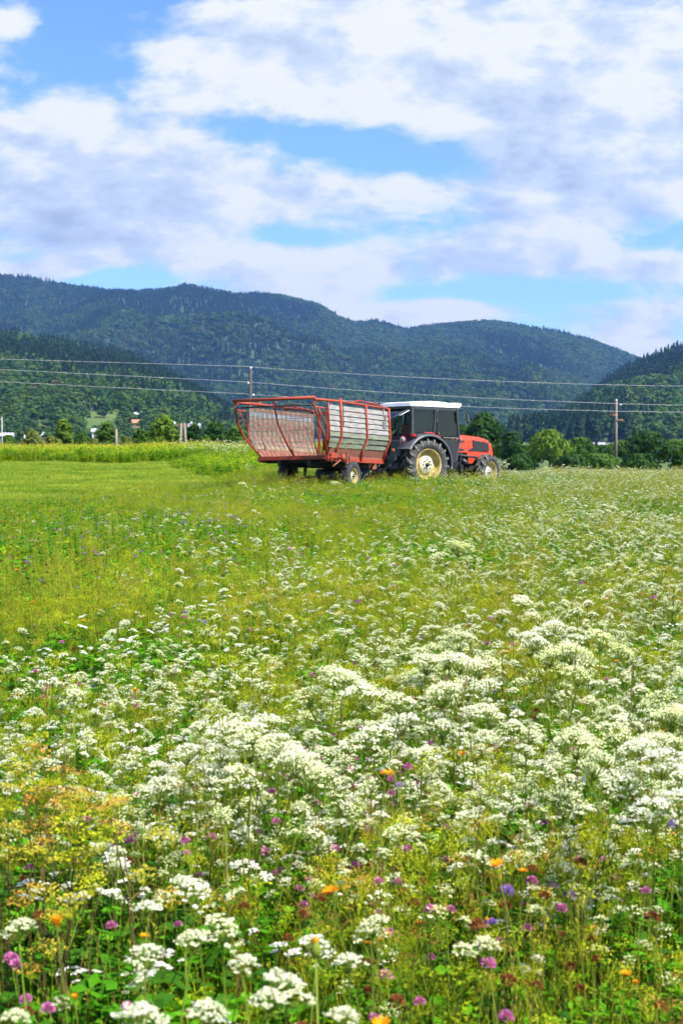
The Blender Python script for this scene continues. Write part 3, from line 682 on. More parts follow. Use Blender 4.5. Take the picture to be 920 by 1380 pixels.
flowers('hawkbit', 'flower', plant_gold, 4, 2200, .42, D_gold, 'flower_head', 'orange-yellow hawkbit flower on a bare stalk in the near meadow', 'orange-yellow hawkbits in the near meadow', 'orange-yellow hawkbit dots in the farther meadow', scale=(.9, 1.4),
        nlog=700, heroes=[(564, 1245, 1.5, .5), (658, 1242, 1.4, .5), (843, 1313, 1.6, .52), (856, 1327, 1.6, .52), (495, 1270, 1.5, .5), (101, 1346, 1.8, .52), (195, 1262, 1.3, .5)])
flowers('scabious', 'flower', plant_violet, 4, 5500, .55, D_violet, 'flower_head', 'small violet scabious flower on a thin stalk in the near meadow', 'violet scabious in the near meadow', 'violet scabious dots in the farther meadow', scale=(.75, 1.05),
        nlog=120, heroes=[(905, 1110, 1.5, .6), (680, 1197, 1.1, .55), (685, 1200, 1., .55), (537, 1058, 1.1, .55)])
flowers('wild_parsnip', 'flower', plant_yellow, 5, 2500, .8, D_yellow, 'umbel', 'yellow and ochre umbels of a seeding parsnip at the left of the meadow', 'yellow parsnips at the left of the meadow', 'yellow umbels of parsnip farther back', ymin=2.6,
        heroes=[(30, 1040, 1, .8), (60, 1060, 1, .8), (10, 1065, 1, .8), (150, 1085, .9, .78), (110, 1075, .9, .78), (40, 1000, 1, .8)])
# white tops over the weeds beside the wagon
pw = [merged(*plant_carrot(i), 'weed_flower') for i in range(3)]
x, y, _, _ = sow(6000, 50, 88, lambda px, py, x, y: gauss(px, y, [(325, 62, 34, 9, .9), (290, 80, 38, 8, .7)]), .9, 1, 1.2)
scatter('weed_flowers', pw, np.stack([x, y, gz(x, y) + .1], 1), rots(len(x)), U(1.2, 1.7, len(x)), RNG.integers(0, 3, len(x)), 'white flower heads on the tall weeds left of the wagon', 'weeds')

# a few dark leaning stalks standing out of the flowers
def dry_stalk(px, py, h, lean, label):
    a, b = ray(px, py); Y = (h - H) / b; e = Soup(); P0 = np.array([0, 0, 0.]); T = np.array([lean, .02, h])
    Pp = curved_stem(e, P0, T, .0028, .0014, 'stalkd', .03, 5)
    for _ in range(4): t = Pp[4] + (Pp[5] - Pp[4]) * U(-.4, 1); e.stem(t, t + np.array([U(-.08, .08), U(-.04, .04), U(.03, .1)]), .0015, .0008, 'stalkd')
    o = bpy.data.objects.new('dry_stalk', e.mesh('dry_stalk')); COL.objects.link(o); o.location = (a * Y - lean, Y, 0); tag(o, label, 'stalk', 'dry stalks above the flowers')
dry_stalk(635, 865, .95, .05, 'dark dry stalk leaning right in the middle of the white flowers')
dry_stalk(775, 890, .85, .02, 'short brown twin stalk below the tall creamy plume')
dry_stalk(853, 885, .85, .01, 'straight thin dry stalk near the right edge of the meadow')
dry_stalk(85, 1020, .8, .14, 'dark stalk rising between the yellow parsnip umbels')
dry_stalk(550, 960, .85, .1, 'thin dark stalk slanting over the dense white flowers')

# green bud in front of a white umbel
bd = MB(); bd.tube([(0, 0, 0), (.01, 0, .4), (0, 0, .74)], [.0028, .0026, .002], 'stalk')
bud = empty('flower_bud'); tag(bud, 'plump green bud with an orange tip in front of a white umbel at the bottom', 'flower')
bd.build('stem', bud)
b2 = MB(); b2.lathe([(0.003, -.001), (.008, .004), (.010, .012), (.007, .02), (.004, .024)], 'stalk', T=Matrix.Rotation(R(90), 3, 'X'), c=(0, 0, .74), n=12); b2.lathe([(.004, .024), (.006, .029), (.001, .034)], 'gold', T=Matrix.Rotation(R(90), 3, 'X'), c=(0, 0, .74), n=12)
b2.build('bud', bud); a, b = ray(425, 1273); Y = (.76 - H) / b; bud.location = (a * Y, Y, 0)

# ------------------------------------------------------------------ forests on the hills
def conifer_proto(i):
    s = Soup(); h = 1.; n = 170; t = U(0.03, 1, n) ** .8; r = .17 * (1 - t) ** .85 + .01; a = U(0, 6.28, n)
    C = np.stack([r * np.cos(a) * .45, r * np.sin(a) * .45, t * h], 1); D = np.stack([np.cos(a), np.sin(a), np.full(n, -.45)], 1)
    D[:, 2] = .35; s.shell(C * [1.3, 1.3, 1], D, r * .9 + .03, 'conifer', .4); s.stem((0, 0, 0), (0, 0, .95), .014, .003, 'trunk'); return s.mesh('conifer')
def broad_proto(i, m='broadleaf'):
    s = Soup(); nb = 9; n = 260; cc = RNG.normal(0, 1, (nb, 3)) * [.2, .2, .17] + [0, 0, .6]; w = RNG.integers(0, nb, n)
    d = RNG.normal(0, 1, (n, 3)); d /= np.linalg.norm(d, axis=1, keepdims=True); C = cc[w] + d * U(.12, .22, n)[:, None]; C[:, 2] = np.clip(C[:, 2], .08, 1.05)
    s.shell(C, d + (C - [0, 0, .55]) * 1.2, .15, m, .45); s.stem((0, 0, 0), (0, 0, .6), .02, .01, 'trunk'); return s.mesh('broadleaf')
M['conifer'] = mat('conifer_foliage', rnd=[(0, (.012, .036, .018)), (.5, (.020, .048, .017)), (1, (.032, .060, .020))], rough=.8, spec=.1, trans=.15)
M['broadleaf'] = mat('broadleaf_foliage', rnd=[(0, (.022, .062, .010)), (.55, (.044, .098, .012)), (.96, (.078, .128, .016)), (.985, (.10, .10, .035)), (1, (.12, .08, .045))], rough=.7, spec=.15, trans=.25)
forest = [conifer_proto(0), conifer_proto(1), broad_proto(0), broad_proto(1)]

MEADOWS = [(145, 560, 36, 6), (120, 550, 16, 5), (68, 547, 12, 3), (33, 532, 7, 3), (190, 571, 12, 6), (178, 562, 12, 3), (58, 576, 17, 5), (8, 572, 7, 3)]
def forest_on(hill, n, u0, u1, dmin, dmax, hh, pc, name, label, mead=False):
    y = np.sqrt(U(dmin ** 2, dmax ** 2, n)); x = U(u0, u1, n) * y; z = hill.z(x, y)
    px, py = proj(np.stack([x, y, z], 1)); k = z > -3.5
    if mead:
        q = np.zeros(n)
        for (mx, my, sx, sy) in MEADOWS:
            for dy in (0, 7, 14, 21, 28, 35): q = np.maximum(q, np.exp(-(((px - mx) / sx) ** 2 + ((py - dy - my) / sy) ** 2) ** 2))
        k &= (U(0, 1, n) > q * 1.02)
    x, y, z = x[k], y[k], z[k]; n = len(x)
    mixn = fbm(x / 170 + 5, y / 300 + 9, 3) + RNG.normal(0, .09, n); tt = (y - dmin) / (dmax - dmin)
    con = mixn < pc(tt, x, y)
    s = U(.7, 1.15, n) * hh * (np.interp(y, [805, 1400], [.55, 1.]) if mead else 1) * np.where(con, 1.1, .72); S = np.stack([s * np.where(con, 1.1, 1.25), s * np.where(con, 1.1, 1.25), s], 1)
    scatter(name, forest, np.stack([x, y, z - .5], 1), rots(n, .04), S, np.where(con, RNG.integers(0, 2, n), RNG.integers(2, 4, n)), label, 'forest')
forest_on(main, 42000, -.30, .30, 2300, 4950, 19, lambda t, x, y: .42 + .08 * t - .10 * ((x / y) > .03), 'mountain_forest', 'dark blue-green forest covering the long mountain behind the valley')  # more broadleaf right of centre: warm sunlit patches imitated by lighter tree colour
forest_on(left, 12500, -.34, 0.0, 805, 1960, 19, lambda t, x, y: .26 + .32 * t, 'left_hill_forest', 'mixed forest of spruces and broadleaf trees on the near left hill', True)
forest_on(rightm, 9500, .02, .34, 1000, 2280, 19, lambda t, x, y: .38 + .2 * t, 'right_hill_forest', 'dark spruce forest on the steep hill at the right edge')

# ------------------------------------------------------------------ valley trees
def tree(px, top, width, Y, green, label, name='broadleaf_tree', seed=0, low=False):
    """trunk with limbs and a crown of leaf clumps; top and width in photo pixels at distance Y"""
    rg = np.random.default_rng(seed + 100)
    base = gz(px2x(px, Y), Y); zt = H + (588 - top) / F * Y; h = zt - float(base); w = width / F * Y
    root = empty(name, (px2x(px, Y), Y, float(base) - .05)); tag(root, label, 'bush' if low else 'tree', None)
    tb = MB(); tr = .035 * h; tb.tube([(0, 0, 0), (.02 * h, 0, .3 * h), (-.01 * h, .01 * h, .75 * h)], [tr, tr * .75, tr * .2], 'trunk', 7)
    trunk = tb.build('trunk', root)
    cl = 16; cc = []
    for i in range(cl):
        t = (i + .5) / cl; a = i * 2.4 + rg.uniform(0, .6); zz = h * (.22 + .68 * t) if not low else h * (.12 + .72 * t)
        prof = math.sin(math.pi * min(1, .15 + .8 * (t if not low else .35 + .65 * t))) ** .6
        rr = w * .5 * prof * rg.uniform(.45, .8) * (1 - .55 * t * t)
        cc.append((math.cos(a) * rr, math.sin(a) * rr, zz))
        if not low and i < 9:
            lb = MB(); lb.tube([(0, 0, zz * .55), (cc[-1][0] * .5, cc[-1][1] * .5, zz * .8), cc[-1]], [tr * .35, tr * .2, tr * .08], 'trunk', 5); lb.build('limb', trunk)
    cc.append((0, 0, h * .88)); cc = np.array(cc); n = 4200; wi = rg.integers(0, len(cc), n)
    d = rg.normal(0, 1, (n, 3)); d /= np.linalg.norm(d, axis=1, keepdims=True)
    rad = np.full(len(cc), w * .21) * rg.uniform(.75, 1.15, len(cc)); rad[-1] = w * .16
    rr = rad[wi] * (rg.uniform(.35, 1.12, n)); C = cc[wi] + d * rr[:, None] * [1, 1, .8]; C[:, 2] = np.clip(C[:, 2], .03 * h, h)
    s = Soup(); s.mats = [green]; s.mid = lambda m: 0
    s.shell(C, d + (C - [0, 0, h * .5]) / h * 1.0, .045 * w + .12, 'leaf', .6)
    me = s.mesh('crown'); me.materials.clear(); me.materials.append(green)
    o = bpy.data.objects.new('crown', me); COL.objects.link(o); o.parent = root
    return root
def px2x(px, Y): return (px - 460) / F * Y
GR = {k: mat(k, a, .7, col2=b, vscale=.9, trans=.3, spec=.15) for k, a, b in [
    ('dark_green_foliage', (.016, .055, .006), (.036, .09, .009)), ('mid_green_foliage', (.04, .105, .009), (.08, .155, .014)),
    ('bright_green_foliage', (.08, .16, .010), (.13, .20, .015)), ('olive_foliage', (.10, .13, .018), (.15, .17, .035))]}
dk, md_, br, ol = [GR[k] for k in ('dark_green_foliage', 'mid_green_foliage', 'bright_green_foliage', 'olive_foliage')]
T = [(650, 556, 66, 215, dk, 'tall dark green tree directly behind the tractor bonnet'),
     (622, 572, 44, 235, dk, 'dark tree half hidden behind the tractor cab'),
     (688, 582, 46, 225, dk, 'dark round tree right of the tall tree behind the bonnet'),
     (740, 579, 66, 205, br, 'yellowish green round tree standing alone between tractor and right pole'),
     (712, 600, 34, 245, md_, 'small tree left behind the yellowish green round tree'),
     (782, 590, 50, 240, md_, 'mid green tree right of the yellowish green round tree'),
     (808, 600, 40, 250, dk, 'dark green tree below the pale roof left of the right pole'),
     (838, 594, 44, 245, md_, 'green tree just behind the foot of the right pole'),
     (872, 582, 66, 230, dk, 'big dark green tree right of the right pole'),
     (905, 592, 50, 240, md_, 'green tree between the big dark tree and the right edge'),
     (938, 590, 50, 228, dk, 'dark tree cut by the right edge of the photo'),
     (222, 558, 60, 150, br, 'bright yellow-green tree left of the twin-legged pole'),
     (190, 577, 42, 165, md_, 'low mid green tree left of the bright yellow-green one'),
     (262, 566, 34, 170, dk, 'dark tree right behind the twin-legged pole'),
     (290, 567, 50, 165, dk, 'dark green tree between twin-legged pole and wagon'),
     (318, 573, 44, 160, md_, 'green tree touching the rear of the wagon in view'),
     (86, 561, 36, 155, br, 'upright green tree in the middle of the left field edge'),
     (146, 566, 46, 160, md_, 'round green tree just left of the short wooden post'),
     (110, 580, 34, 175, md_, 'small green tree between the upright and the round tree'),
     (12, 585, 40, 170, md_, 'dark green tree at the far left behind the lamp post'),
     (-20, 575, 50, 165, md_, 'green tree cut by the left edge')]
for i, (a, b, c, d, e, l) in enumerate(T): tree(a, b, c, d, e, l, seed=i)
T2 = [(970, 584, 60, 235), (1015, 592, 50, 225), (1060, 580, 66, 240), (1115, 590, 56, 230), (1170, 578, 70, 245), (-75, 570, 50, 160), (-125, 577, 52, 165), (-180, 566, 60, 158)]
NM = ['just', 'second', 'third', 'fourth', 'fifth']
for i, (a, b, c, d) in enumerate(T2): tree(a, b, c, d, [dk, md_, br, md_][i % 4], ('%s tree beyond the right edge of the photo' % NM[i] if i < 5 else '%s tree beyond the left edge of the photo' % NM[i - 5]).replace('just tree', 'first tree'), seed=120 + i)
B = [(45, 578, 46, 132, ol, 'olive bush in front of the white buildings at left'), (70, 585, 34, 128, ol, 'low olive bush right of the white buildings'),
     (172, 586, 34, 135, ol, 'low olive bush right of the short wooden post'), (128, 588, 26, 126, ol, 'low olive bush left of the short wooden post'),
     (200, 587, 40, 140, md_, 'low green bush under the bright yellow-green tree'), (275, 586, 46, 138, md_, 'low green bush right of the twin-legged pole'),
     (805, 612, 60, 190, md_, 'low green bush at the foot of the right pole'), (860, 612, 60, 185, dk, 'low dark bush under the big dark tree at right'),
     (770, 612, 50, 190, dk, 'low dark bush under the mid green tree at right'), (700, 612, 50, 185, dk, 'low dark bush right of the tractor front wheel'), (915, 606, 36, 120, dk, 'dark bush at the right edge beside the concrete block')]
for i, (a, b, c, d, e, l) in enumerate(B): tree(a, b, c, d, e, l, 'bush', 60 + i, True)
# trees scattered on the left hill's meadows are part of the wood above

# ------------------------------------------------------------------ wagon
def bow(z, side, ht=2.39, hb=1.0):
    """half width of the side wall at height z"""
    return side * float(np.interp(z, [hb, 1.52, ht], [1.02, 1.23, 1.19]))
W = empty('forage_wagon', (-.622, 41.18, .02)); W.rotation_mode = 'XYZ'
W.rotation_euler = (-.028, .038, 1.104)
tag(W, 'old red forage wagon with grey slatted sides hitched behind the tractor', 'wagon')
HT, HB = 2.39, 1.0; X1, X2, X3, XR, XB, X0 = -1.09, .47, 1.97, -1.71, -2.53, -1.45
def wallside(side, boards, outer, inner):
    mb = MB(); z0, z1 = 1.2, HT - .05; n = boards
    for i in range(n):
        za = z0 + (z1 - z0) * i / n + .012; zb = z0 + (z1 - z0) * (i + 1) / n - .012
        xr = XR + max(0, (1.5 - (za + zb) / 2)) * .45
        for (lo, hi, io, mm) in ((0, .018, 1, outer), (-.018, 0, -1, inner)):
            mcol = mm(i)
            ya, yb = bow(za, 1) + .012, bow(zb, 1) - .012; o = 1
            V = []
            for x in (xr, X3):
                V += [(x, side * (ya + lo), za), (x, side * (ya + hi), za), (x, side * (yb + lo), zb), (x, side * (yb + hi), zb)]
            mb.add(V, [[0, 1, 3, 2], [4, 6, 7, 5], [0, 2, 6, 4], [1, 5, 7, 3], [0, 4, 5, 1], [2, 3, 7, 6]], mcol)
    # dark gaps are real gaps; lower sheet
    V = []
    for x in (X0, X3): V += [(x, side * (bow(HB, 1) - .005), HB), (x, side * (bow(HB, 1) + .015), HB), (x, side * (bow(1.2, 1) - .005), 1.2), (x, side * (bow(1.2, 1) + .015), 1.2)]
    mb.add(V, [[0, 1, 3, 2], [4, 6, 7, 5], [0, 2, 6, 4], [1, 5, 7, 3], [0, 4, 5, 1], [2, 3, 7, 6]], 'redold')
    return mb
wr = wallside(-1, 8, lambda i: 'moss' if i < 3 else 'grey', lambda i: 'pink').build('side_wall', W); wr['label'] = 'right side wall of weathered grey boards'
wl = wallside(1, 9, lambda i: 'grey', lambda i: 'pale' if i == 7 else ['tan', 'pink', 'pink'][i % 3]).build('side_wall', W); wl['label'] = 'left side wall, inner face of worn pinkish boards'
for side, wall in ((-1, wr), (1, wl)):
    for x in (X1, X2, X3):
        mb = MB(); zz = [HB - .12, 1.2, 1.5, 1.62, 2.0, HT + (.14 if x == X1 else .03)]
        off = .05 if side < 0 else .05
        mb.tube([(x - .03 * (z < 1.3), side * (bow(max(z, HB), 1) + off), z) for z in zz], .034, 'red', 6); mb.build('post', W)
        if side > 0:
            mb = MB(); mb.tube([(x, side * (bow(max(z, HB), 1) - .03), z) for z in zz[1:-1]], .018, 'redold', 6); mb.build('rib', wall)
    mb = MB(); mb.tube([(XR + max(0, 1.5 - z) * .45, side * (bow(z, 1) + .0), z) for z in (HB, 1.2, 1.35, 1.5, 1.7, 2.0, HT)], .024, 'red' if side < 0 else 'steel', 6); mb.build('rear_post', W)
    mb = MB(); mb.tube([(XB, side * 1.19, HT + .03), (X1, side * 1.2, HT + .05), (X3 + .03, side * 1.2, HT + .02)], .038, 'red', 8); mb.build('top_rail', W)
    # laths between the boards (horizontal strips)
    mb = MB()
    for i in range(1, 9):
        z = 1.2 + (HT - .05 - 1.2) * i / 9; y = side * (bow(z, 1) - .022)
        if side > 0: mb.box(((XR + X3) / 2, y, z), (X3 - XR - .1, .012, .03), 'steel')
    if side > 0:
        for k in range(14): x = XR + .15 + k * .26; mb.tube([(x, bow(z, 1) - .04, z) for z in (1.05, 1.5, 2.0, HT - .1)], .007, 'steel', 5)
        mb.build('lath', wall)
# small hanging rods and repairs on the right wall
mb = MB(); mb.tube([(X1 + .09, -1.27, HT), (X1 + .08, -1.28, 1.75)], .014, 'dark', 6); mb.build('hanging_rod', W)
mb = MB(); mb.box((X3 - .32, -1.245, 1.92), (.2, .02, .2), 'steel'); mb.box((X3 - .26, -1.243, 2.15), (.07, .02, .12), 'redold'); mb.box((X3 - .34, -1.24, 2.28), (.05, .018, .2), 'pale'); mb.build('repair_plate', W)
mb = MB(); mb.tube([(X1 + .9, -1.12, HT + .07), (X1 + 1.3, -1.1, HT + .16), (X3 - .5, -1.1, HT + .12), (X3, -1.17, HT + .04)], .02, 'red', 6)
mb.tube([(X1 + .9, 1.12, HT + .05), (X1 + 1.5, 1.1, HT + .1), (X3, 1.17, HT + .04)], .02, 'red', 6); mb.build('roof_bar', W)
# rear gate: curved side bows, centre bar, thin rods
def gatex(z): f = (HT - z) / (HT - HB); return XB + float(np.interp(f, [0, .04, .43, .62, .76, 1.], [.12, 0, .25, .50, .69, 1.08]))
G = MB(); G.tube([(XB + .02, -1.22, HT + .07), (XB + .02, 1.24, HT + .07)], .045, 'red', 8); gate_ = G.build('gate_bar', W)
zs = [HT, HT - .06, 2.2, 2.0, 1.8, 1.6, 1.45, 1.3, 1.15, HB]
for sy in (-1, 0, 1):
    mb = MB(); mb.tube([(gatex(z), sy * (bow(z, 1) - .01), z) for z in zs], .03 if sy else .026, 'red', 6); mb.build('gate_bow', W)
mb = MB()
for k in range(1, 16):
    f = -1 + 2 * k / 16
    if abs(f) < .02: continue
    mb.tube([(gatex(z) + .01, f * (bow(z, 1) - .02), z) for z in zs[1:]], .0065, 'steel', 5)
for z in (2.25, 1.95, 1.65, 1.35): mb.tube([(gatex(z) + .02, -bow(z, 1) + .02, z), (gatex(z) + .02, bow(z, 1) - .02, z)], .006, 'steel', 5)
mb.tube([(XB + .2, -1.1, HT - .1), (XB + .2, 1.1, HT - .1)], .02, 'dark', 6)
mb.build('gate_grille', W)
for sd in (-1, 1):
    mb = MB(); y = lambda z: sd * (bow(z, 1) - .01)
    mb.tube([(gatex(2.22), y(2.22), 2.22), (-1.92, y(2.22), 2.22), (-1.86, y(2.1), 2.12), (-1.80, y(1.8), 1.8), (-1.78, y(1.45), 1.45), (gatex(1.28), y(1.28), 1.28)], .021, 'red', 6)
    mb.tube([(gatex(2.22) + .2, y(2.22), 2.2), (-1.84, y(1.75), 1.68)], .02, 'red', 6); mb.build('gate_brace', W)
# hoops seen inside the gate near the right side
mb = MB()
for k in range(3): mb.tube([(XB + .25 + .18 * k, -1.1, 2.0 + .05 * k), (XB + .28 + .18 * k, -.95, 2.28), (XB + .3 + .18 * k, -.5, 2.34), (XB + .3 + .18 * k, -.1, 2.36)], .012, 'steel', 5)
mb.build('gate_hoop', W)
# front wall with vertical red slats
for k in range(7):
    mb = MB(); yy = -1.0 + k * 2.0 / 6; mb.box((X3 - .02, yy, 1.75), (.04, .13 if k % 2 else .07, 1.15), 'red'); mb.build('front_slat', W)
mb = MB(); mb.box((X3 - .02, 0, HT - .03), (.06, 2.3, .06), 'red'); mb.box((X3 - .02, 0, 1.1), (.05, 2.1, .26), 'redold'); mb.build('front_frame', W)
# floor and chassis
mb = MB(); mb.box(((X0 + X3) / 2, 0, HB - .02), (X3 - X0, 2.06, .04), 'redold'); mb.build('floor', W)
mb = MB()
for yy in (-1.03, 1.03): mb.box((.25, yy, HB - .10), (3.5, .07, .12), 'red')
mb.box((X0 - .03, 0, HB - .06), (.08, 2.16, .09), 'red')
for yy in (-.45, .45): mb.box((.5, yy, .80), (3.9, .09, .17), 'dark')
for xx in (-1.1, -.3, .6, 1.5): mb.box((xx, 0, .87), (.08, 2.0, .1), 'dark')
mb.build('chassis', W)
mb = MB(); mb.tube([(0, -.9, .45), (0, .9, .45)], .05, 'dark', 8); mb.tube([(0, .45, .45), (.05, .45, .74)], .05, 'dark', 6); mb.tube([(0, -.45, .45), (.05, -.45, .74)], .05, 'dark', 6)
mb.tube([(-.35, .55, .3), (-.9, .2, .78)], .035, 'dark', 6); mb.build('axle', W)
def wheel(mb_t, mb_r, r, w, rimr, lugs, tmat, rimmat, hubmat, hubr, dish, lugh=.07, lugmat=None, inner=None):
    """axis Y, outer face at -y"""
    h = w / 2
    mb_t.lathe([(rimr, -h * .75), (rimr + .03 * r, -h * .95), (r * .80, -h * 1.02), (r * .88, -h * .92), (r * .915, -h * .55), (r * .925, 0), (r * .915, h * .55), (r * .88, h * .92), (r * .80, h), (rimr, h * .75), (rimr * .98, 0), (rimr, -h * .75)], tmat, n=48)
    for k in range(lugs):
        for sgn in (-1, 1):
            a0 = 2 * math.pi * (k + (.5 if sgn > 0 else 0)) / lugs; da = .62 * math.pi * 2 / lugs; pts_ = []
            V = []
            for (yy, t, rr) in ((-sgn * h * .06, 0, .93), (sgn * h * .55, da * .9, .925), (sgn * h * 1.0, da * 1.3, .88), (sgn * h * 1.07, da * 1.35, .76)):
                for dd in (-.2 * da, .22 * da):
                    for (r_) in (rr * r * .95, rr * r + r * (lugh if rr > .8 else lugh * .3)):
                        a = a0 + t + dd; V.append((r_ * math.cos(a), yy, r_ * math.sin(a)))
            Fs = []
            for j in range(3):
                b = j * 4; c = b + 4
                Fs += [[b + 1, b + 3, c + 3, c + 1], [b, b + 1, c + 1, c], [b + 2, c + 2, c + 3, b + 3]]
            Fs += [[0, 2, 3, 1], [12, 13, 15, 14]]
            mb_t.add(V, Fs, lugmat or tmat)
    mb_r.lathe([(rimr * 1.04, -h * .80), (rimr * 1.0, -h * .86), (rimr * .93, -h * .78), (rimr * .90, -h * .5), (rimr * .84, dish), (hubr, dish)], rimmat, n=40)
    mb_r.lathe([(rimr * 1.04, h * .80), (rimr, h * .86), (rimr * .9, h * .5), (rimr * .84, dish + .01), (0.001, dish + .01)], inner or rimmat, n=40)
    mb_r.lathe([(hubr * 1.02, dish), (hubr, dish - .06 * r * 1.2), (hubr * .9, dish - .10 * r), (hubr * .45, dish - .12 * r), (.001, dish - .12 * r)], hubmat, n=32)
    for k in range(8): a = k * math.pi / 4; mb_r.box((hubr * .55 * math.cos(a), dish - .13 * r, hubr * .55 * math.sin(a)), (.03 * r * 1.4, .03, .03 * r * 1.4), 'dark')
    mb_r.lathe([(.17 * hubr * 1.3, dish - .12 * r), (.16 * hubr * 1.3, dish - .2 * r), (.001, dish - .21 * r)], 'dark', n=16)
for side in (-1, 1):
    t_ = MB(); r_ = MB(); wheel(t_, r_, .45, .26, .22, 26, 'tyredark', 'rim', 'hub', .13, -.02, .03, None, 'dark')  # inner rim face coloured dark, standing in for the shade there
    wh = t_.build('wheel', W, (0, side * .98, .45)); wh.rotation_euler = (0, 0, 0 if side < 0 else math.pi)
    rm = r_.build('rim', wh)
# mechanism at the right rear corner
mb = MB(); mb.box((X0 + .1, -.93, 1.28), (.2, .16, .3), 'red', bev=.03); mb.box((X0 + .2, -1.1, .98), (.3, .1, .16), 'red', bev=.02); mb.tube([(X0 + .05, -1.1, .85), (X0 + .3, -1.12, .98), (X0 + .6, -1.1, .95)], .03, 'red', 6)
mb.tube([(X0 + .1, -1.12, 1.05), (X0 - .02, -1.12, .88), (X0 + .12, -1.12, .72)], .025, 'red', 6); mb.tube([(X0 + .1, -1.13, .7), (X0 + .55, -1.13, .88)], .018, 'redold', 6)
mb.lathe([(.001, -.03), (.09, -.03), (.10, 0), (.09, .03), (.001, .03)], 'red', c=(X0 + .75, -1.12, .95), n=20); mb.box((X0 + .95, -1.12, .92), (.08, .06, .3), 'redold'); mb.box((X0 + 1.05, -1.12, .88), (.05, .05, .25), 'dark')
mb.build('scraper_drive', W)
mb = MB(); mb.tube([(X3 - .3, -.5, .75), (X3 + .9, -.1, .55), (X3 + 1.45, 0, .5)], .05, 'red', 8); mb.tube([(X3 - .3, .5, .75), (X3 + .9, .1, .55), (X3 + 1.45, 0, .5)], .05, 'red', 8)
mb.box((X3 + .4, 0, .75), (.1, .9, .1), 'red'); mb.tube([(X3 + .1, -.8, .95), (X3 + .5, -.3, .62)], .035, 'redold', 6); mb.box((X3 + .35, -.5, .85), (.28, .2, .3), 'redold'); mb.build('drawbar', W)
mb = MB(); mb.lathe([(.001, -.8), (.16, -.8), (.18, -.4), (.18, .4), (.16, .8), (.001, .8)], 'dark', c=(1.45, 0, .55), n=16)
for k in range(8): mb.tube([(1.35, -.75 + k * .21, .5), (1.15, -.75 + k * .21, .25)], .01, 'steel', 5)
mb.build('pickup_reel', W)
mb = MB(); mb.box((X3 + .06, -1.05, 1.12), (.03, .1, .1), 'amber', bev=.01); mb.build('reflector', W)

# ------------------------------------------------------------------ tractor
Tt = empty('tractor', (1.995, 44.31, -.03)); Tt.rotation_euler = (-.01, .025, .629)
tag(Tt, 'orange-red tractor with black cab and white roof pulling the wagon', 'tractor')
for side in (-1, 1):
    t_ = MB(); r_ = MB(); wheel(t_, r_, .79, .44, .47, 18, 'tyredark', 'rim', 'hub', .26, -.0, .07, 'tyre')
    wh = t_.build('wheel', Tt, (0, side * .76, .79)); wh.rotation_euler = (0, 0, 0 if side < 0 else math.pi); r_.build('rim', wh)
    t_ = MB(); r_ = MB(); wheel(t_, r_, .58, .32, .35, 14, 'tyredark', 'rim', 'hubwhite', .19, .02, .075, 'tyre')
    wh = t_.build('wheel', Tt, (2.5, side * .70, .57)); wh.rotation_euler = (0, 0, (0 if side < 0 else math.pi) + .32); r_.build('rim', wh)
# rear fenders
for side in (-1, 1):
    mb = MB(); pts_ = []; n = 20; r0 = .90
    prof = [(math.cos(a) * r0, math.sin(a) * r0 + .79) for a in np.linspace(R(-8), R(150), n)]
    V = []
    for (x, z) in prof:
        for (yy, dz) in ((side * .40, 0), (side * .96, 0), (side * 1.0, -.03), (side * 1.0, -.09), (side * .95, -.05), (side * .40, -.04)):
            k = math.hypot(x, z - .79); V.append((x + x / k * dz, yy, z + (z - .79) / k * dz))
    m_ = 6; Fs = [[i * m_ + j, i * m_ + (j + 1) % m_, (i + 1) * m_ + (j + 1) % m_, (i + 1) * m_ + j] for i in range(n - 1) for j in range(m_)] + [list(range(m_)), [(n - 1) * m_ + j for j in range(m_)][::-1]]
    mb.add(V, Fs, 'fender', True); fd = mb.build('fender', Tt)
    mb = MB(); mb.prism([(.95, .6), (.9, 1.1), (.7, 1.45), (.4, 1.66), (-.4, 1.62), (-.6, 1.2), (-.5, .7)], side * .40, side * .44, 'dark'); mb.build('fender_panel', Tt)
    mb = MB(); mb.box((-.52, side * .82, 1.63), (.10, .20, .09), 'light', bev=.02); mb.build('tail_light', fd)
    mb = MB(); mb.box((-.45, side * .82, 1.63), (.05, .22, .11), 'darkgrey'); mb.build('light_housing', fd)
# reflective red line over fender
mb = MB(); mb.tube([(.45, -.93, 1.60), (.1, -.95, 1.72), (-.2, -.95, 1.72)], .014, 'signred', 6); mb.build('fender_trim', Tt)
# round speed sign with digits, hanging on the back of the right fender
sg = MB(); sg.lathe([(.001, -.012), (.085, -.012), (.085, .0), (.001, .0)], 'signwhite', n=28); sg.lathe([(.083, -.014), (.11, -.014), (.112, .0), (.083, .0)], 'signred', n=28)
def seg(mbx, x, z, digit):
    S = {'2': 'abged', '5': 'afgcd', '3': 'abgcd', '0': 'abcdef', '4': 'fgbc'}[digit]; w, h, t = .034, .04, .011
    for q in S: 
        c, d = {'a': ((0, h), (w, t)), 'g': ((0, 0), (w, t)), 'd': ((0, -h), (w, t)), 'b': ((w / 2, h / 2), (t, h)), 'c': ((w / 2, -h / 2), (t, h)), 'f': ((-w / 2, h / 2), (t, h)), 'e': ((-w / 2, -h / 2), (t, h))}[q]
        mbx.box((x + c[0], -.015, z + c[1]), (d[0], .004, d[1]), 'darkgrey')
seg(sg, -.026, 0, '3'); seg(sg, .028, 0, '0')
so = sg.build('speed_sign', Tt, (-.88, -.80, 1.50)); so.rotation_euler = (0, 0, R(-90) + .25)
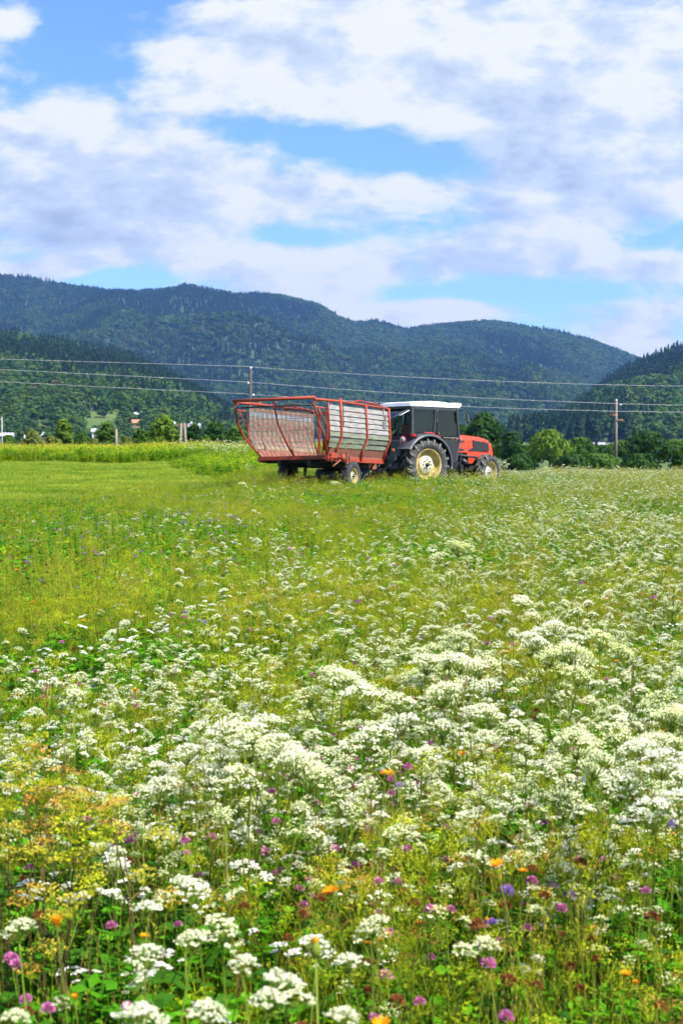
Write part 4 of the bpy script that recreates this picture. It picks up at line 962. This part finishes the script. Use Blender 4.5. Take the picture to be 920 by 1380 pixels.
# chassis, engine
mb = MB(); mb.box((.9, 0, .80), (1.9, .46, .45), 'dark', bev=.04); mb.box((-.35, 0, .85), (.6, .6, .5), 'darkgrey', bev=.05); mb.box((2.3, 0, .78), (1.3, .36, .35), 'dark', bev=.04); mb.box((2.1, 0, 1.05), (1.0, .5, .3), 'darkgrey', bev=.03)
mb.tube([(0, -.6, .79), (0, .6, .79)], .12, 'dark', 10); mb.tube([(2.5, -.6, .57), (2.5, .6, .57)], .08, 'dark', 10)
mb.tube([(1.6, -.33, 1.1), (2.3, -.33, 1.05), (2.5, -.3, 1.0)], .05, 'dark', 8); mb.box((1.15, -.45, .8), (.5, .3, .35), 'dark', bev=.04); mb.tube([(1.75, -.4, .95), (1.95, -.42, .85)], .07, 'darkgrey', 8); mb.box((2.95, 0, .85), (.35, .3, .3), 'darkgrey', bev=.03)
mb.build('chassis', Tt)
# hood
def hood():
    mb = MB(); secs = [(1.32, 1.72, .345), (1.6, 1.725, .35), (2.0, 1.715, .35), (2.4, 1.69, .345), (2.7, 1.65, .335), (2.9, 1.60, .32), (3.02, 1.51, .305), (3.07, 1.36, .295), (3.07, 1.03, .29)]
    V = []; prof = lambda w, t, b: [(-w, b), (-w, t - .16), (-w + .03, t - .07), (-w + .10, t - .015), (0, t + .01), (w - .10, t - .015), (w - .03, t - .07), (w, t - .16), (w, b)]
    for (x, t, w) in secs:
        b = 1.18 if x < 2.2 else 1.05
        b = min(b, t - .02)
        for (y, z) in prof(w, t, b): V.append((x, y, max(z, b)))
    k = 9; Fs = [[i * k + j, i * k + j + 1, (i + 1) * k + j + 1, (i + 1) * k + j] for i in range(len(secs) - 1) for j in range(k - 1)]
    Fs.append(list(range((len(secs) - 1) * k, len(secs) * k)))
    mb.add(V, Fs, 'orange', False); return mb
hd = hood().build('bonnet', Tt)
for sd in (-1, 1):
    mb = MB()
    y = sd * .352
    mb.box((1.6, y + .004 * sd, 1.52), (.50, .02, .055), 'dark'); mb.box((1.6, y + .004 * sd, 1.27), (.5, .02, .055), 'dark')
    mb.prism([(2.18, 1.57), (2.82, 1.50), (2.86, 1.24), (2.02, 1.24), (2.02, 1.27), (2.22, 1.34)], y - .018 * (1 if sd < 0 else 1), y - .0 + .012, 'dark'); mb.build('vent', hd)
    mb = MB(); mb.prism([(1.95, 1.19), (2.42, 1.19), (2.35, 1.05), (2.18, .85), (2.05, .85), (2.02, 1.05)], sd * .335, sd * .36, 'orange'); mb.build('side_skirt', hd)
    mb = MB(); mb.prism([(1.02, 1.62), (1.12, 1.62), (1.22, 1.25), (1.16, 1.02), (1.0, 1.02), (1.06, 1.3)], sd * .70, sd * .73, 'orange'); mb.build('cowl_panel', Tt)
mb = MB(); mb.box((3.078, 0, 1.22), (.02, .42, .28), 'dark'); mb.build('grille', hd)
for sd in (-1, 1): mb = MB(); mb.box((3.09, sd * .15, 1.3), (.025, .13, .09), 'hubwhite', bev=.01); mb.build('headlight', hd)
# cab
CX0, CX1, CY = -.48, 1.32, .72
mb = MB()
def pillar(pts_, r=.035): mb.tube(pts_, r, 'darkgrey', 5)
for sd in (-1, 1):
    y = sd * CY
    pillar([(CX0 + .02, y, 1.62), (CX0 + .0, y, 2.5)], .06); pillar([(.36, y, 1.62), (.40, y, 2.5)]); pillar([(CX1 - .08, y, .95), (CX1 + .02, y, 1.5), (CX1 - .1, y, 2.5)], .04)
    mb.box((.45, y, 2.46), (1.75, .06, .08), 'darkgrey'); mb.box((-.03, y, 1.66), (.85, .06, .08), 'darkgrey'); mb.box((.85, y, 1.2), (.85, .05, .7), 'dark', bev=.01); mb.box((1.0, sd * (CY + .03), 1.60), (.62, .02, .03), 'steel')
    mb.tube([(CX1 + .02, sd * (CY + .04), 1.62), (CX1 + .05, sd * (CY + .06), 1.5), (CX1 + .03, sd * (CY + .06), .62)], .016, 'steel', 6)
mb.box((CX0 - .0, 0, 1.35), (.06, 1.2, .60), 'dark'); mb.box((CX0, 0, 2.46), (.06, 1.44, .08), 'darkgrey'); mb.box((CX1 - .04, 0, 1.45), (.05, 1.3, .36), 'dark'); mb.box((CX1 - .1, 0, 2.46), (.05, 1.4, .08), 'darkgrey')
mb.tube([(CX0, .08, 1.65), (CX0, .08, 2.1)], .03, 'dark', 6)
mb.box((.45, 0, 1.02), (1.7, 1.35, .06), 'dark')
mb.build('cab_frame', Tt)
for sd in (-1, 1):
    mb = MB(); mb.box((-.05, sd * (CY - .005), 2.06), (.74, .008, .74), 'glass'); mb.build('side_window', Tt)
    dr = MB(); dr.box((.84, sd * (CY - .005), 2.02), (.80, .008, .80), 'glass'); dr.build('door', Tt)
    mb = MB(); mb.tube([(.47, sd * (CY + .03), 2.42), (.45, sd * (CY + .035), 1.66), (1.22, sd * (CY + .035), 1.66)], .014, 'dark', 6); mb.box((.5, sd * (CY + .05), 1.72), (.03, .03, .06), 'steel'); mb.box((.42, sd * (CY + .05), 2.1), (.03, .03, .05), 'steel'); mb.box((.44, sd * (CY + .05), 2.40), (.04, .03, .04), 'steel'); mb.build('door_frame', Tt)
mb = MB(); mb.prism([(CX1 - .09, 2.44), (CX1 - .08, 2.44), (CX1 + .03, 1.62), (CX1 + .02, 1.62)], -.66, .66, 'glassclear'); mb.build('windscreen', Tt)
# rear window swung open from its top hinge
mb = MB(); c_, s_ = math.cos(R(63)), math.sin(R(63)); L_ = .82
T0 = Vector((CX0 - .05, 0, 2.43))
q = lambda u, y: (T0.x - u * s_, y, T0.z - u * c_)
V = [q(0, -.62), q(0, .62), q(L_, .62), q(L_, -.62)]; V2 = [(a, b, c - .012) for a, b, c in V]
mb.add(V + V2, [[0, 1, 2, 3], [7, 6, 5, 4], [0, 4, 5, 1], [1, 5, 6, 2], [2, 6, 7, 3], [3, 7, 4, 0]], 'glassdark')
mb.tube([q(0, -.63), q(L_, -.63), q(L_, .63), q(0, .63)], .018, 'darkgrey', 6); mb.build('rear_window', Tt)
for sd in (-1, 1): mb = MB(); mb.tube([(CX0, sd * .66, 2.40), (CX0 - .42, sd * .66, 2.20)], .014, 'hubwhite', 6); mb.build('gas_strut', Tt)
# roof: white shell, slightly stepped, overhanging
mb = MB(); rf = [(-.58, 2.50), (-.54, 2.60), (-.30, 2.64), (.25, 2.67), (.75, 2.655), (.90, 2.63), (1.15, 2.65), (1.40, 2.645), (1.30, 2.50)]
n = len(rf); V = []
for (yy, dz) in ((-.77, -.0), (-.70, .0), (.70, .0), (.77, 0)):
    for (x, z) in rf: V.append((x * (1 if abs(yy) < .75 else .98), yy, z if abs(yy) < .75 else 2.50 + (z - 2.50) * .6))
Fs = [[i * n + j, i * n + (j + 1) % n, (i + 1) * n + (j + 1) % n, (i + 1) * n + j] for i in range(3) for j in range(n)] + [list(range(n))[::-1], list(range(3 * n, 4 * n))]
mb.add(V, Fs, 'white'); rfo = mb.build('roof', Tt)
mb = MB(); mb.prism([(-.16, 2.52), (-.17, 2.60), (-.02, 2.625), (.03, 2.60), (.0, 2.54)], -.778, -.765, 'rust'); mb.build('rust_patch', rfo)
# mirrors
for sd in (-1, 1):
    mr = MB(); mr.box((1.46, sd * .98, 2.22), (.03, .14, .34), 'darkgrey', bev=.01); mr.tube([(1.28, sd * .74, 2.42), (1.44, sd * .98, 2.44), (1.46, sd * .98, 2.38)], .012, 'dark', 6); mo = mr.build('wing_mirror', Tt)
    mb = MB(); mb.box((1.41, sd * .98, 2.22), (.008, .11, .30), 'mirror', T=Matrix.Rotation(R(-12), 3, 'Y')); mb.build('mirror_glass', mo)
# seat, steering wheel, rear linkage
mb = MB(); mb.box((.15, 0, 1.42), (.45, .5, .14), 'brown', bev=.03); mb.box((-.08, 0, 1.72), (.12, .46, .55), 'brown', bev=.03); mb.build('seat', Tt)
mb = MB(); mb.lathe([(.17, -.012), (.19, 0), (.17, .012), (.165, 0), (.17, -.012)], 'dark', c=(.85, 0, 1.78), n=24, T=Matrix.Rotation(R(60), 3, 'X') @ Matrix.Rotation(0, 3, 'Y')); mb.tube([(.85, 0, 1.78), (1.1, 0, 1.4)], .03, 'dark', 6); mb.build('steering_wheel', Tt)
mb = MB(); mb.tube([(-.5, .3, 1.0), (-1.1, .25, .62)], .035, 'dark', 6); mb.tube([(-.5, -.3, 1.0), (-1.1, -.25, .62)], .035, 'dark', 6); mb.box((-.95, 0, .6), (.35, .12, .12), 'dark'); mb.box((-.65, -.25, 1.25), (.16, .5, .5), 'darkgrey', bev=.03)
mb.tube([(-.55, .35, 1.35), (-.85, .45, 1.5), (-.95, .5, 1.25)], .04, 'rusty', 6); mb.build('rear_linkage', Tt)
mb = MB(); mb.tube([(-.58, .35, 1.74), (-.62, .15, 1.66), (-.62, 0, 1.70), (-.6, -.08, 1.8)], .03, 'yellow', 6); mb.build('yellow_hose', Tt)
mb = MB(); mb.box((-.93, -.42, 1.2), (.03, .1, .08), 'amber', bev=.01); mb.box((-.95, -.45, .98), (.04, .25, .16), 'darkgrey', bev=.01); mb.build('indicator', Tt)

# ------------------------------------------------------------------ poles and wires
def pole(px, top, Y, r, label, base=None, name='utility_pole', mat_='wood', lean=0):
    p = at(px, top, Y); zb = float(gz(p.x, Y)) if base is None else base
    o = empty(name, (p.x, Y, zb)); tag(o, label, 'pole'); h = p.z - zb
    mb = MB(); mb.tube([(-lean * h, 0, 0), (-lean * h * .5, 0, h * .5), (0, 0, h)], [r * 1.15, r, r * .8], mat_, 8); mb.build('post', o); return o, h
P1, h1 = pole(338, 497, 150, .15, 'dark wooden power pole rising behind the rear of the wagon', mat_='trunk', lean=.012)
mb = MB()
for dz, dy in ((0, 0), (-1.5, -.25), (-2.7, .25)):
    mb.tube([(dy * 0, 0, h1 + dz - .1), (dy, 0, h1 + dz - .05), (dy, 0, h1 + dz + .05)], .03, 'dark', 5)
mb.build('bracket', P1)
for dz, dx in ((.12, 0), (-1.4, -.25), (-2.6, .25)):
    mb = MB(); mb.lathe([(.001, -.1), (.09, -.1), (.12, -.02), (.07, .02), (.10, .06), (.001, .1)], 'insul', c=(dx, 0, h1 + dz), n=10, T=Matrix.Rotation(R(90), 3, 'X')); mb.build('insulator', P1)
P2, h2 = pole(830, 540, 200, .17, 'tall pale wooden pole with two red brackets at the right', base=-2.7)
for (dz, sx) in ((-1.95, -1), (-2.6, 1)):
    mb = MB(); mb.tube([(0, -.2, h2 + dz), (sx * .85, -.2, h2 + dz + .02)], .07, 'rusty', 6); mb.build('bracket', P2)
for dz, sx in ((.1, 0), (-.5, .55)):
    mb = MB(); mb.lathe([(.001, -.12), (.09, -.12), (.13, -.02), (.07, .02), (.10, .06), (.001, .12)], 'insul', c=(sx, 0, h2 + dz), n=10, T=Matrix.Rotation(R(90), 3, 'X')); mb.build('insulator', P2)
mb = MB(); mb.tube([(0, 0, h2 - .65), (.55, 0, h2 - .62), (.55, 0, h2 - .5)], .03, 'dark', 5); mb.build('arm', P2)
# twin-legged pole
A, ha = empty('twin_pole', (px2x(247, 143), 143, -1.75)), 0
tag(A, 'twin-legged wooden pole among the dark trees left of the wagon', 'pole')
zt = H + (588 - 570) / F * 143 + 1.75
for sx in (-.42, .42): mb = MB(); mb.tube([(sx, 0, 0), (sx * .35, 0, zt)], .12, 'wood', 8); mb.build('leg', A)
mb = MB(); mb.box((0, 0, zt - .2), (1.8, .12, .12), 'wood'); mb.box((0, 0, zt * .6), (.7, .1, .1), 'wood'); mb.build('crossbar', A)
for sx in (-.8, .8): mb = MB(); mb.lathe([(.001, -.1), (.1, -.1), (.12, 0), (.08, .1), (.001, .12)], 'insul', c=(sx, 0, zt), n=10, T=Matrix.Rotation(R(90), 3, 'X')); mb.build('insulator', A)
pole(157, 578, 125, .13, 'short plain wooden post between two round trees at the left', name='wooden_post')
LP, hl = pole(3, 562, 160, .06, 'thin pale metal mast at the far left edge', name='metal_mast', mat_='wire')
mb = MB(); mb.tube([(0, 0, hl - .1), (-.3, 0, hl - .5), (-.6, 0, hl - .3)], .03, 'wire', 6); mb.build('arm', LP)
# three wires, sagging spans through pole P1, on to poles out of the picture
def wire(pts_, Ys, label):
    P = [at(a, b, y) for (a, b), y in zip(pts_, Ys)]
    # smooth curve through the points
    X = np.array([p.x for p in P]); Z = np.array([p.z for p in P]); Yy = np.array([p.y for p in P])
    t = np.linspace(X[0], X[-1], 90)
    lo = t <= X[LI]; 
    cz = np.where(lo, np.polyval(np.polyfit(X[:LI + 1], Z[:LI + 1], 2), t), np.polyval(np.polyfit(X[LI:], Z[LI:], 2), t))
    mb = MB(); mb.tube(list(zip(t, np.interp(t, X, Yy), cz)), .021, 'wire', 6); o = mb.build('power_line', None); tag(o, label, 'wire', None)
LI = 2
YS = [150, 150, 150, 150, 150, 150]
wire([(-200, 478), (70, 486), (338, 494), (600, 512), (830, 517.5), (1150, 521)], YS, 'highest of the three wires crossing in front of the mountain')
wire([(-200, 488), (70, 501.5), (338, 515), (600, 533.5), (830, 544), (1150, 548)], YS, 'middle one of the three wires crossing in front of the mountain')
wire([(-200, 503), (70, 518), (338, 531), (600, 548), (830, 553), (1150, 555)], YS, 'lowest of the three wires crossing in front of the mountain')

# ------------------------------------------------------------------ concrete block and buildings
cb = MB(); p = at(889, 636, 70); cb.box((0, 0, .25), (1.1, .6, .95), 'concrete', bev=.03); cb.box((0, 0, .76), (1.18, .68, .07), 'concrete', bev=.02)
o = cb.build('concrete_block'); o.location = (p.x, 70, float(gz(p.x, 70))); tag(o, 'low pale pinkish concrete block at the right meadow edge', 'block')
def house(pos, w, d, h, rh, wallm, roofm, rot, label, name='house', wins=2, gable=True):
    e = empty(name, pos, (0, 0, rot)); tag(e, label, 'house' if name != 'barn' else 'barn')
    mb = MB(); mb.box((0, 0, h / 2 - 1), (w, d, h + 2), wallm)
    if gable: mb.prism([(-d / 2, h), (d / 2, h), (0, h + rh)], -w / 2, w / 2, wallm, T=Matrix.Rotation(R(90), 3, 'Z'))
    mb.build('wall', e)
    mb = MB(); o_ = .5; t = .25
    for s_ in (-1, 1):
        V = [(-w / 2 - o_, 0, h + rh + .03), (w / 2 + o_, 0, h + rh + .03), (w / 2 + o_, s_ * (d / 2 + o_), h - rh * o_ / (d / 2)), (-w / 2 - o_, s_ * (d / 2 + o_), h - rh * o_ / (d / 2))]
        V2 = [(a, b, c + t) for a, b, c in V]; mb.add(V + V2, [[0, 1, 2, 3], [7, 6, 5, 4], [0, 4, 5, 1], [1, 5, 6, 2], [2, 6, 7, 3], [3, 7, 4, 0]], roofm)
    rf_ = mb.build('roof', e)
    for k in range(wins):
        mb = MB(); x = -w / 2 + w * (k + .5) / wins; mb.box((x, -d / 2 - .01, h * .5), (min(1.2, w * .18), .06, 1.3), 'window'); mb.build('window', e)
    mb = MB(); mb.box((w * .02, -d / 2 - .01, 1.0), (1.0, .05, 2.0), 'wallwood'); mb.build('door', e)
    return e
hb_ = lambda x, y: left.hit(x, y)
house(hb_(120, 552), 7, 7, 3, 2.6, 'wallwhite', 'roofgrey', R(-22), 'grey-roofed white barn on the hillside meadow', 'barn')
house(hb_(110, 550), 4.5, 4, 2.2, 1, 'wallwhite', 'rooflight', R(0), 'small pale shed just left of the grey-roofed barn', 'shed')
house(hb_(137, 554), 4, 4, 2, 1, 'wallwood', 'roofgrey', R(0), 'small dark shed just right of the grey-roofed barn', 'shed')
house(hb_(68, 547), 9, 6, 2.6, 2., 'rooforange', 'rooflight', R(-18), 'long low house with pale roof above the trees at left', wins=3)
house(hb_(33, 533), 6, 5, 2.6, 2, 'wallwhite', 'rooflight', R(5), 'single pale roof high among the trees at far left')
house(hb_(183, 575), 4.5, 4, 2.6, 1.6, 'wallpink', 'rooforange', R(10), 'small salmon house, left one of the pair on the slope')
house(hb_(197, 568), 4., 4, 4, 1.6, 'wallpink', 'rooforange', R(-10), 'taller salmon-red house, right one of the pair on the slope')
house(hb_(186, 563), 5, 4, 2.2, 1.2, 'wallwhite', 'rooflight', R(0), 'white roofed cottage just above the salmon houses')
house(hb_(171, 562), 3, 3, 2.2, 1, 'wallwhite', 'rooflight', R(0), 'tiny white hut left of the white cottage on the slope', 'shed', wins=1)
def vh(px, py, Y, *a, **k): p_ = at(px, py, Y); house((p_.x, Y, p_.z), *a, **k)
vh(42, 597, 800, 6, 6, 2.4, 1.6, 'wallwhite', 'rooflight', R(12), 'bright white low building behind the olive bush at left', wins=3)
vh(58, 591, 850, 8, 6, 2.0, 1.4, 'wallwhite', 'rooflight', R(-8), 'long white building behind the bushes left of the upright tree', wins=5)
vh(128, 591, 800, 3, 4, 3.8, 1.4, 'wallwhite', 'roofgrey', R(10), 'narrow white house gable between the left trees', wins=1)
vh(8, 593, 800, 8, 5, 2.4, 1.2, 'wallwhite', 'rooflight', R(0), 'white house beside the metal mast at the far left', wins=2)
vh(262, 577, 800, 6, 5, 1.0, 1.2, 'roofgrey', 'roofgrey', R(0), 'grey roof showing above trees right of the twin-legged pole', wins=3)
vh(805, 604, 420, 3.4, 3, .4, 1.0, 'wallwhite', 'roofgrey', R(-30), 'pale roof peeking over the trees left of the right pole', wins=3)
e_ = rightm.hit(744, 553); house(e_, 4, 4, 4, 2, 'wallpink', 'rooforange', 0, 'lonely reddish house in the woods of the far slope', wins=1)

# ------------------------------------------------------------------ haze
hz_ = MB(); zlo, zhi = -7.5, 640.; hz_.box((0, 3200, (zlo + zhi) / 2), (6400, 6700, zhi - zlo), 'wire'); hzo = hz_.build('haze')
hm = bpy.data.materials.new('haze_air'); hm.use_nodes = True; N = hm.node_tree.nodes; N.remove(N['Principled BSDF'])
pv = N.new('ShaderNodeVolumePrincipled'); pv.inputs['Color'].default_value = (.22, .46, 1., 1); pv.inputs['Density'].default_value = 7e-5; pv.inputs['Anisotropy'].default_value = .2
hm.node_tree.links.new(pv.outputs[0], N['Material Output'].inputs['Volume'])
hzo.data.materials.clear(); hzo.data.materials.append(hm); tag(hzo, 'thin blue summer haze filling the valley', 'haze', kind='stuff')

# ------------------------------------------------------------------ light and sky
SUN_EL, SUN_AZ = R(50), math.atan2(.80, -.60)        # azimuth measured from +Y towards +X
sd_ = Vector((math.sin(SUN_AZ) * math.cos(SUN_EL), math.cos(SUN_AZ) * math.cos(SUN_EL), math.sin(SUN_EL)))
sl = bpy.data.lights.new('sun', 'SUN'); sl.energy = 5.0; sl.angle = R(.53); sl.color = (1, .965, .9)
so_ = bpy.data.objects.new('sun', sl); COL.objects.link(so_); so_.rotation_euler = sd_.to_track_quat('Z', 'Y').to_euler(); so_.location = (20, -20, 60)
w = bpy.data.worlds.new('World'); sc.world = w; w.use_nodes = True; nt = w.node_tree; N = nt.nodes; L = nt.links
bg = N['Background']; bg.inputs['Strength'].default_value = .95
def math_(op, a, b=None, c=None, clamp=False):
    q = N.new('ShaderNodeMath'); q.operation = op; q.use_clamp = clamp
    for i, v in enumerate((a, b, c)):
        if v is None: continue
        if isinstance(v, (int, float)): q.inputs[i].default_value = v
        else: L.new(v, q.inputs[i])
    return q.outputs[0]
sky = N.new('ShaderNodeTexSky'); sky.sky_type = 'NISHITA'; sky.sun_disc = False; sky.sun_elevation = SUN_EL; sky.sun_rotation = SUN_AZ; sky.air_density = 1.; sky.dust_density = .3; sky.ozone_density = 2.
tc = N.new('ShaderNodeTexCoord'); sp = N.new('ShaderNodeSeparateXYZ'); L.new(tc.outputs['Generated'], sp.inputs[0])
ay = math_('MAXIMUM', math_('ABSOLUTE', sp.outputs[1]), .15)
u_ = math_('DIVIDE', sp.outputs[0], ay); v_ = math_('DIVIDE', sp.outputs[2], ay)
# cloud-layer coordinates
zc = math_('ADD', math_('MAXIMUM', sp.outputs[2], 0.0), .16)
cu = math_('DIVIDE', sp.outputs[0], zc); cv = math_('DIVIDE', sp.outputs[1], zc)
cm = N.new('ShaderNodeCombineXYZ'); L.new(cu, cm.inputs[0]); L.new(cv, cm.inputs[1])
dm_ = N.new('ShaderNodeCombineXYZ'); L.new(math_('MULTIPLY', u_, 1.0), dm_.inputs[0]); L.new(math_('MULTIPLY', v_, 1.9), dm_.inputs[1])
def noise(vec, scale, detail=6, rough=.55, dist=0., off=0.):
    mp = N.new('ShaderNodeMapping'); mp.inputs['Location'].default_value = (off, off * .7, off * .3); L.new(vec, mp.inputs[0])
    q = N.new('ShaderNodeTexNoise'); q.inputs['Scale'].default_value = scale; q.inputs['Detail'].default_value = detail; q.inputs['Roughness'].default_value = rough; q.inputs['Distortion'].default_value = dist
    L.new(mp.outputs[0], q.inputs[0]); return q.outputs['Fac']
def blob(x, y, rx, ry, amp, rot=0):
    """soft ellipse in the sky, given in photo pixels"""
    U0 = (x - 460) / F; V0 = (588 - y) / F
    du = math_('SUBTRACT', u_, U0); dv = math_('SUBTRACT', v_, V0)
    if rot:
        c, s = math.cos(rot), math.sin(rot)
        a = math_('ADD', math_('MULTIPLY', du, c), math_('MULTIPLY', dv, s)); b = math_('SUBTRACT', math_('MULTIPLY', dv, c), math_('MULTIPLY', du, s))
    else: a, b = du, dv
    a = math_('MULTIPLY', a, F / rx); b = math_('MULTIPLY', b, F / ry)
    r2 = math_('ADD', math_('MULTIPLY', a, a), math_('MULTIPLY', b, b))
    return math_('MULTIPLY', math_('EXPONENT', math_('MULTIPLY', r2, -1.)), amp)
def total(L_, base):
    s = base
    for q in L_: s = math_('ADD', s, blob(*q))
    return s
n1 = noise(dm_.outputs[0], 9., 8, .58, .25); n2 = noise(dm_.outputs[0], 22., 8, .6, .2, 4.); n4 = noise(dm_.outputs[0], 60., 6, .6, .2, 9.); n3 = noise(cm.outputs[0], .7, 5, .55, .2, 2.)
front = math_('MULTIPLY', math_('GREATER_THAN', sp.outputs[1], 0.), math_('LESS_THAN', v_, .5))
cov = total([(30, 35, 55, 45, .40), (110, 75, 110, 60, -.50), (330, 85, 200, 70, .25), (560, 90, 260, 90, .40), (820, 150, 200, 140, .45), (120, 260, 190, 110, .42),
             (430, 190, 180, 38, -.50, -.15), (560, 225, 110, 22, -.25), (60, 5, 100, 22, -.4), (240, 0, 90, 18, -.35), (740, 55, 40, 16, -.40), (400, 322, 70, 16, -.30), (150, 378, 100, 13, -.55),
             (590, 397, 110, 14, -.30), (770, 395, 160, 14, -.38), (880, 325, 120, 18, -.25), (350, 270, 120, 30, .25), (440, 365, 170, 30, .35), (730, 262, 110, 35, .3), (700, 345, 150, 25, .28), (60, 368, 45, 10, .9), (600, 420, 80, 16, .7), (850, 456, 42, 20, .9), (880, 362, 70, 14, .35), (370, 198, 28, 20, .28), (535, 250, 30, 16, .25)], .58)
cov = math_('ADD', math_('MULTIPLY', cov, front), math_('MULTIPLY', math_('SUBTRACT', 1., front), .36))
den = math_('ADD', cov, math_('MULTIPLY', math_('SUBTRACT', n1, .5), 1.5)); den = math_('ADD', den, math_('MULTIPLY', math_('SUBTRACT', n2, .5), .75)); den = math_('ADD', den, math_('MULTIPLY', math_('SUBTRACT', n4, .5), .22)); den = math_('ADD', den, math_('MULTIPLY', math_('SUBTRACT', n3, .5), .3))
mr = N.new('ShaderNodeMapRange'); mr.interpolation_type = 'SMOOTHSTEP'; L.new(den, mr.inputs[0]); mr.inputs[1].default_value = .38; mr.inputs[2].default_value = .80
mask = mr.outputs[0]
# brightness of cloud: sunlit tops against grey-lilac bases, from a second offset sample of the same noise
nl = noise(dm_.outputs[0], 9., 8, .58, .25, 0.035); nm = noise(dm_.outputs[0], 22., 8, .6, .2, 4.016); lit = math_('ADD', math_('MULTIPLY', math_('SUBTRACT', n1, nl), 2.2), math_('MULTIPLY', math_('SUBTRACT', n2, nm), 1.2))
sh = total([(880, 205, 150, 40, -.35), (150, 290, 160, 45, -.22), (700, 190, 100, 30, -.1), (600, 80, 200, 50, .2), (570, 175, 60, 22, .25), (10, 160, 60, 30, .3), (730, 262, 60, 22, .28), (30, 30, 50, 30, .2), (850, 455, 50, 25, .45), (600, 418, 80, 15, .35), (60, 366, 50, 8, .4), (330, 350, 80, 12, .2), (390, 285, 90, 20, .15), (200, 338, 80, 12, .15), (870, 110, 80, 30, .15), (860, 235, 120, 20, -.2), (640, 300, 120, 22, -.15), (250, 215, 110, 25, -.18), (480, 120, 120, 14, -.15), (90, 325, 90, 14, -.15)], .68)
br_ = math_('ADD', sh, lit); br_ = math_('ADD', br_, math_('MULTIPLY', math_('SUBTRACT', n2, .5), .45)); br_ = math_('ADD', br_, math_('MULTIPLY', math_('SUBTRACT', den, .85), -.30)); br_ = math_('MINIMUM', math_('MAXIMUM', br_, 0.), 1.)
cr = N.new('ShaderNodeValToRGB'); L.new(br_, cr.inputs[0]); e0, e1 = cr.color_ramp.elements; e0.color = (.24, .29, .385, 1); e0.position = .0; e1.color = (.49, .50, .52, 1); e1.position = .85
ee = cr.color_ramp.elements.new(.5); ee.color = (.345, .40, .49, 1)
mul = N.new('ShaderNodeMix'); mul.data_type = 'RGBA'; mul.blend_type = 'MULTIPLY'; mul.inputs[0].default_value = 1; L.new(sky.outputs[0], mul.inputs[6]); mul.inputs[7].default_value = (.060, .079, .119, 1)
fin = N.new('ShaderNodeMix'); fin.data_type = 'RGBA'; L.new(mask, fin.inputs[0]); L.new(mul.outputs[2], fin.inputs[6]); L.new(cr.outputs[0], fin.inputs[7])
L.new(fin.outputs[2], bg.inputs['Color'])

# ------------------------------------------------------------------ camera and render settings
cam = bpy.data.cameras.new('camera'); co = bpy.data.objects.new('camera', cam); COL.objects.link(co); sc.camera = co
co.location = (0, 0, H); co.rotation_euler = (math.pi / 2 - PT, 0, 0)
cam.sensor_fit = 'VERTICAL'; cam.sensor_height = 36; cam.lens = F / 1380 * 36; cam.clip_start = .05; cam.clip_end = 30000
cam.dof.use_dof = True; cam.dof.focus_distance = 11.; cam.dof.aperture_fstop = 9.
vs = sc.view_settings; vs.view_transform = 'Standard'; vs.look = 'None'; vs.gamma = 1; vs.exposure = 1.1
try: vs.use_curve_mapping = False
except Exception: pass
cy = sc.cycles; cy.max_bounces = 6; cy.diffuse_bounces = 3; cy.glossy_bounces = 2; cy.transmission_bounces = 4; cy.transparent_max_bounces = 12; cy.volume_bounces = 0
cy.use_adaptive_sampling = True; cy.adaptive_threshold = .05; cy.adaptive_min_samples = 16
w.cycles.sampling_method = 'NONE'
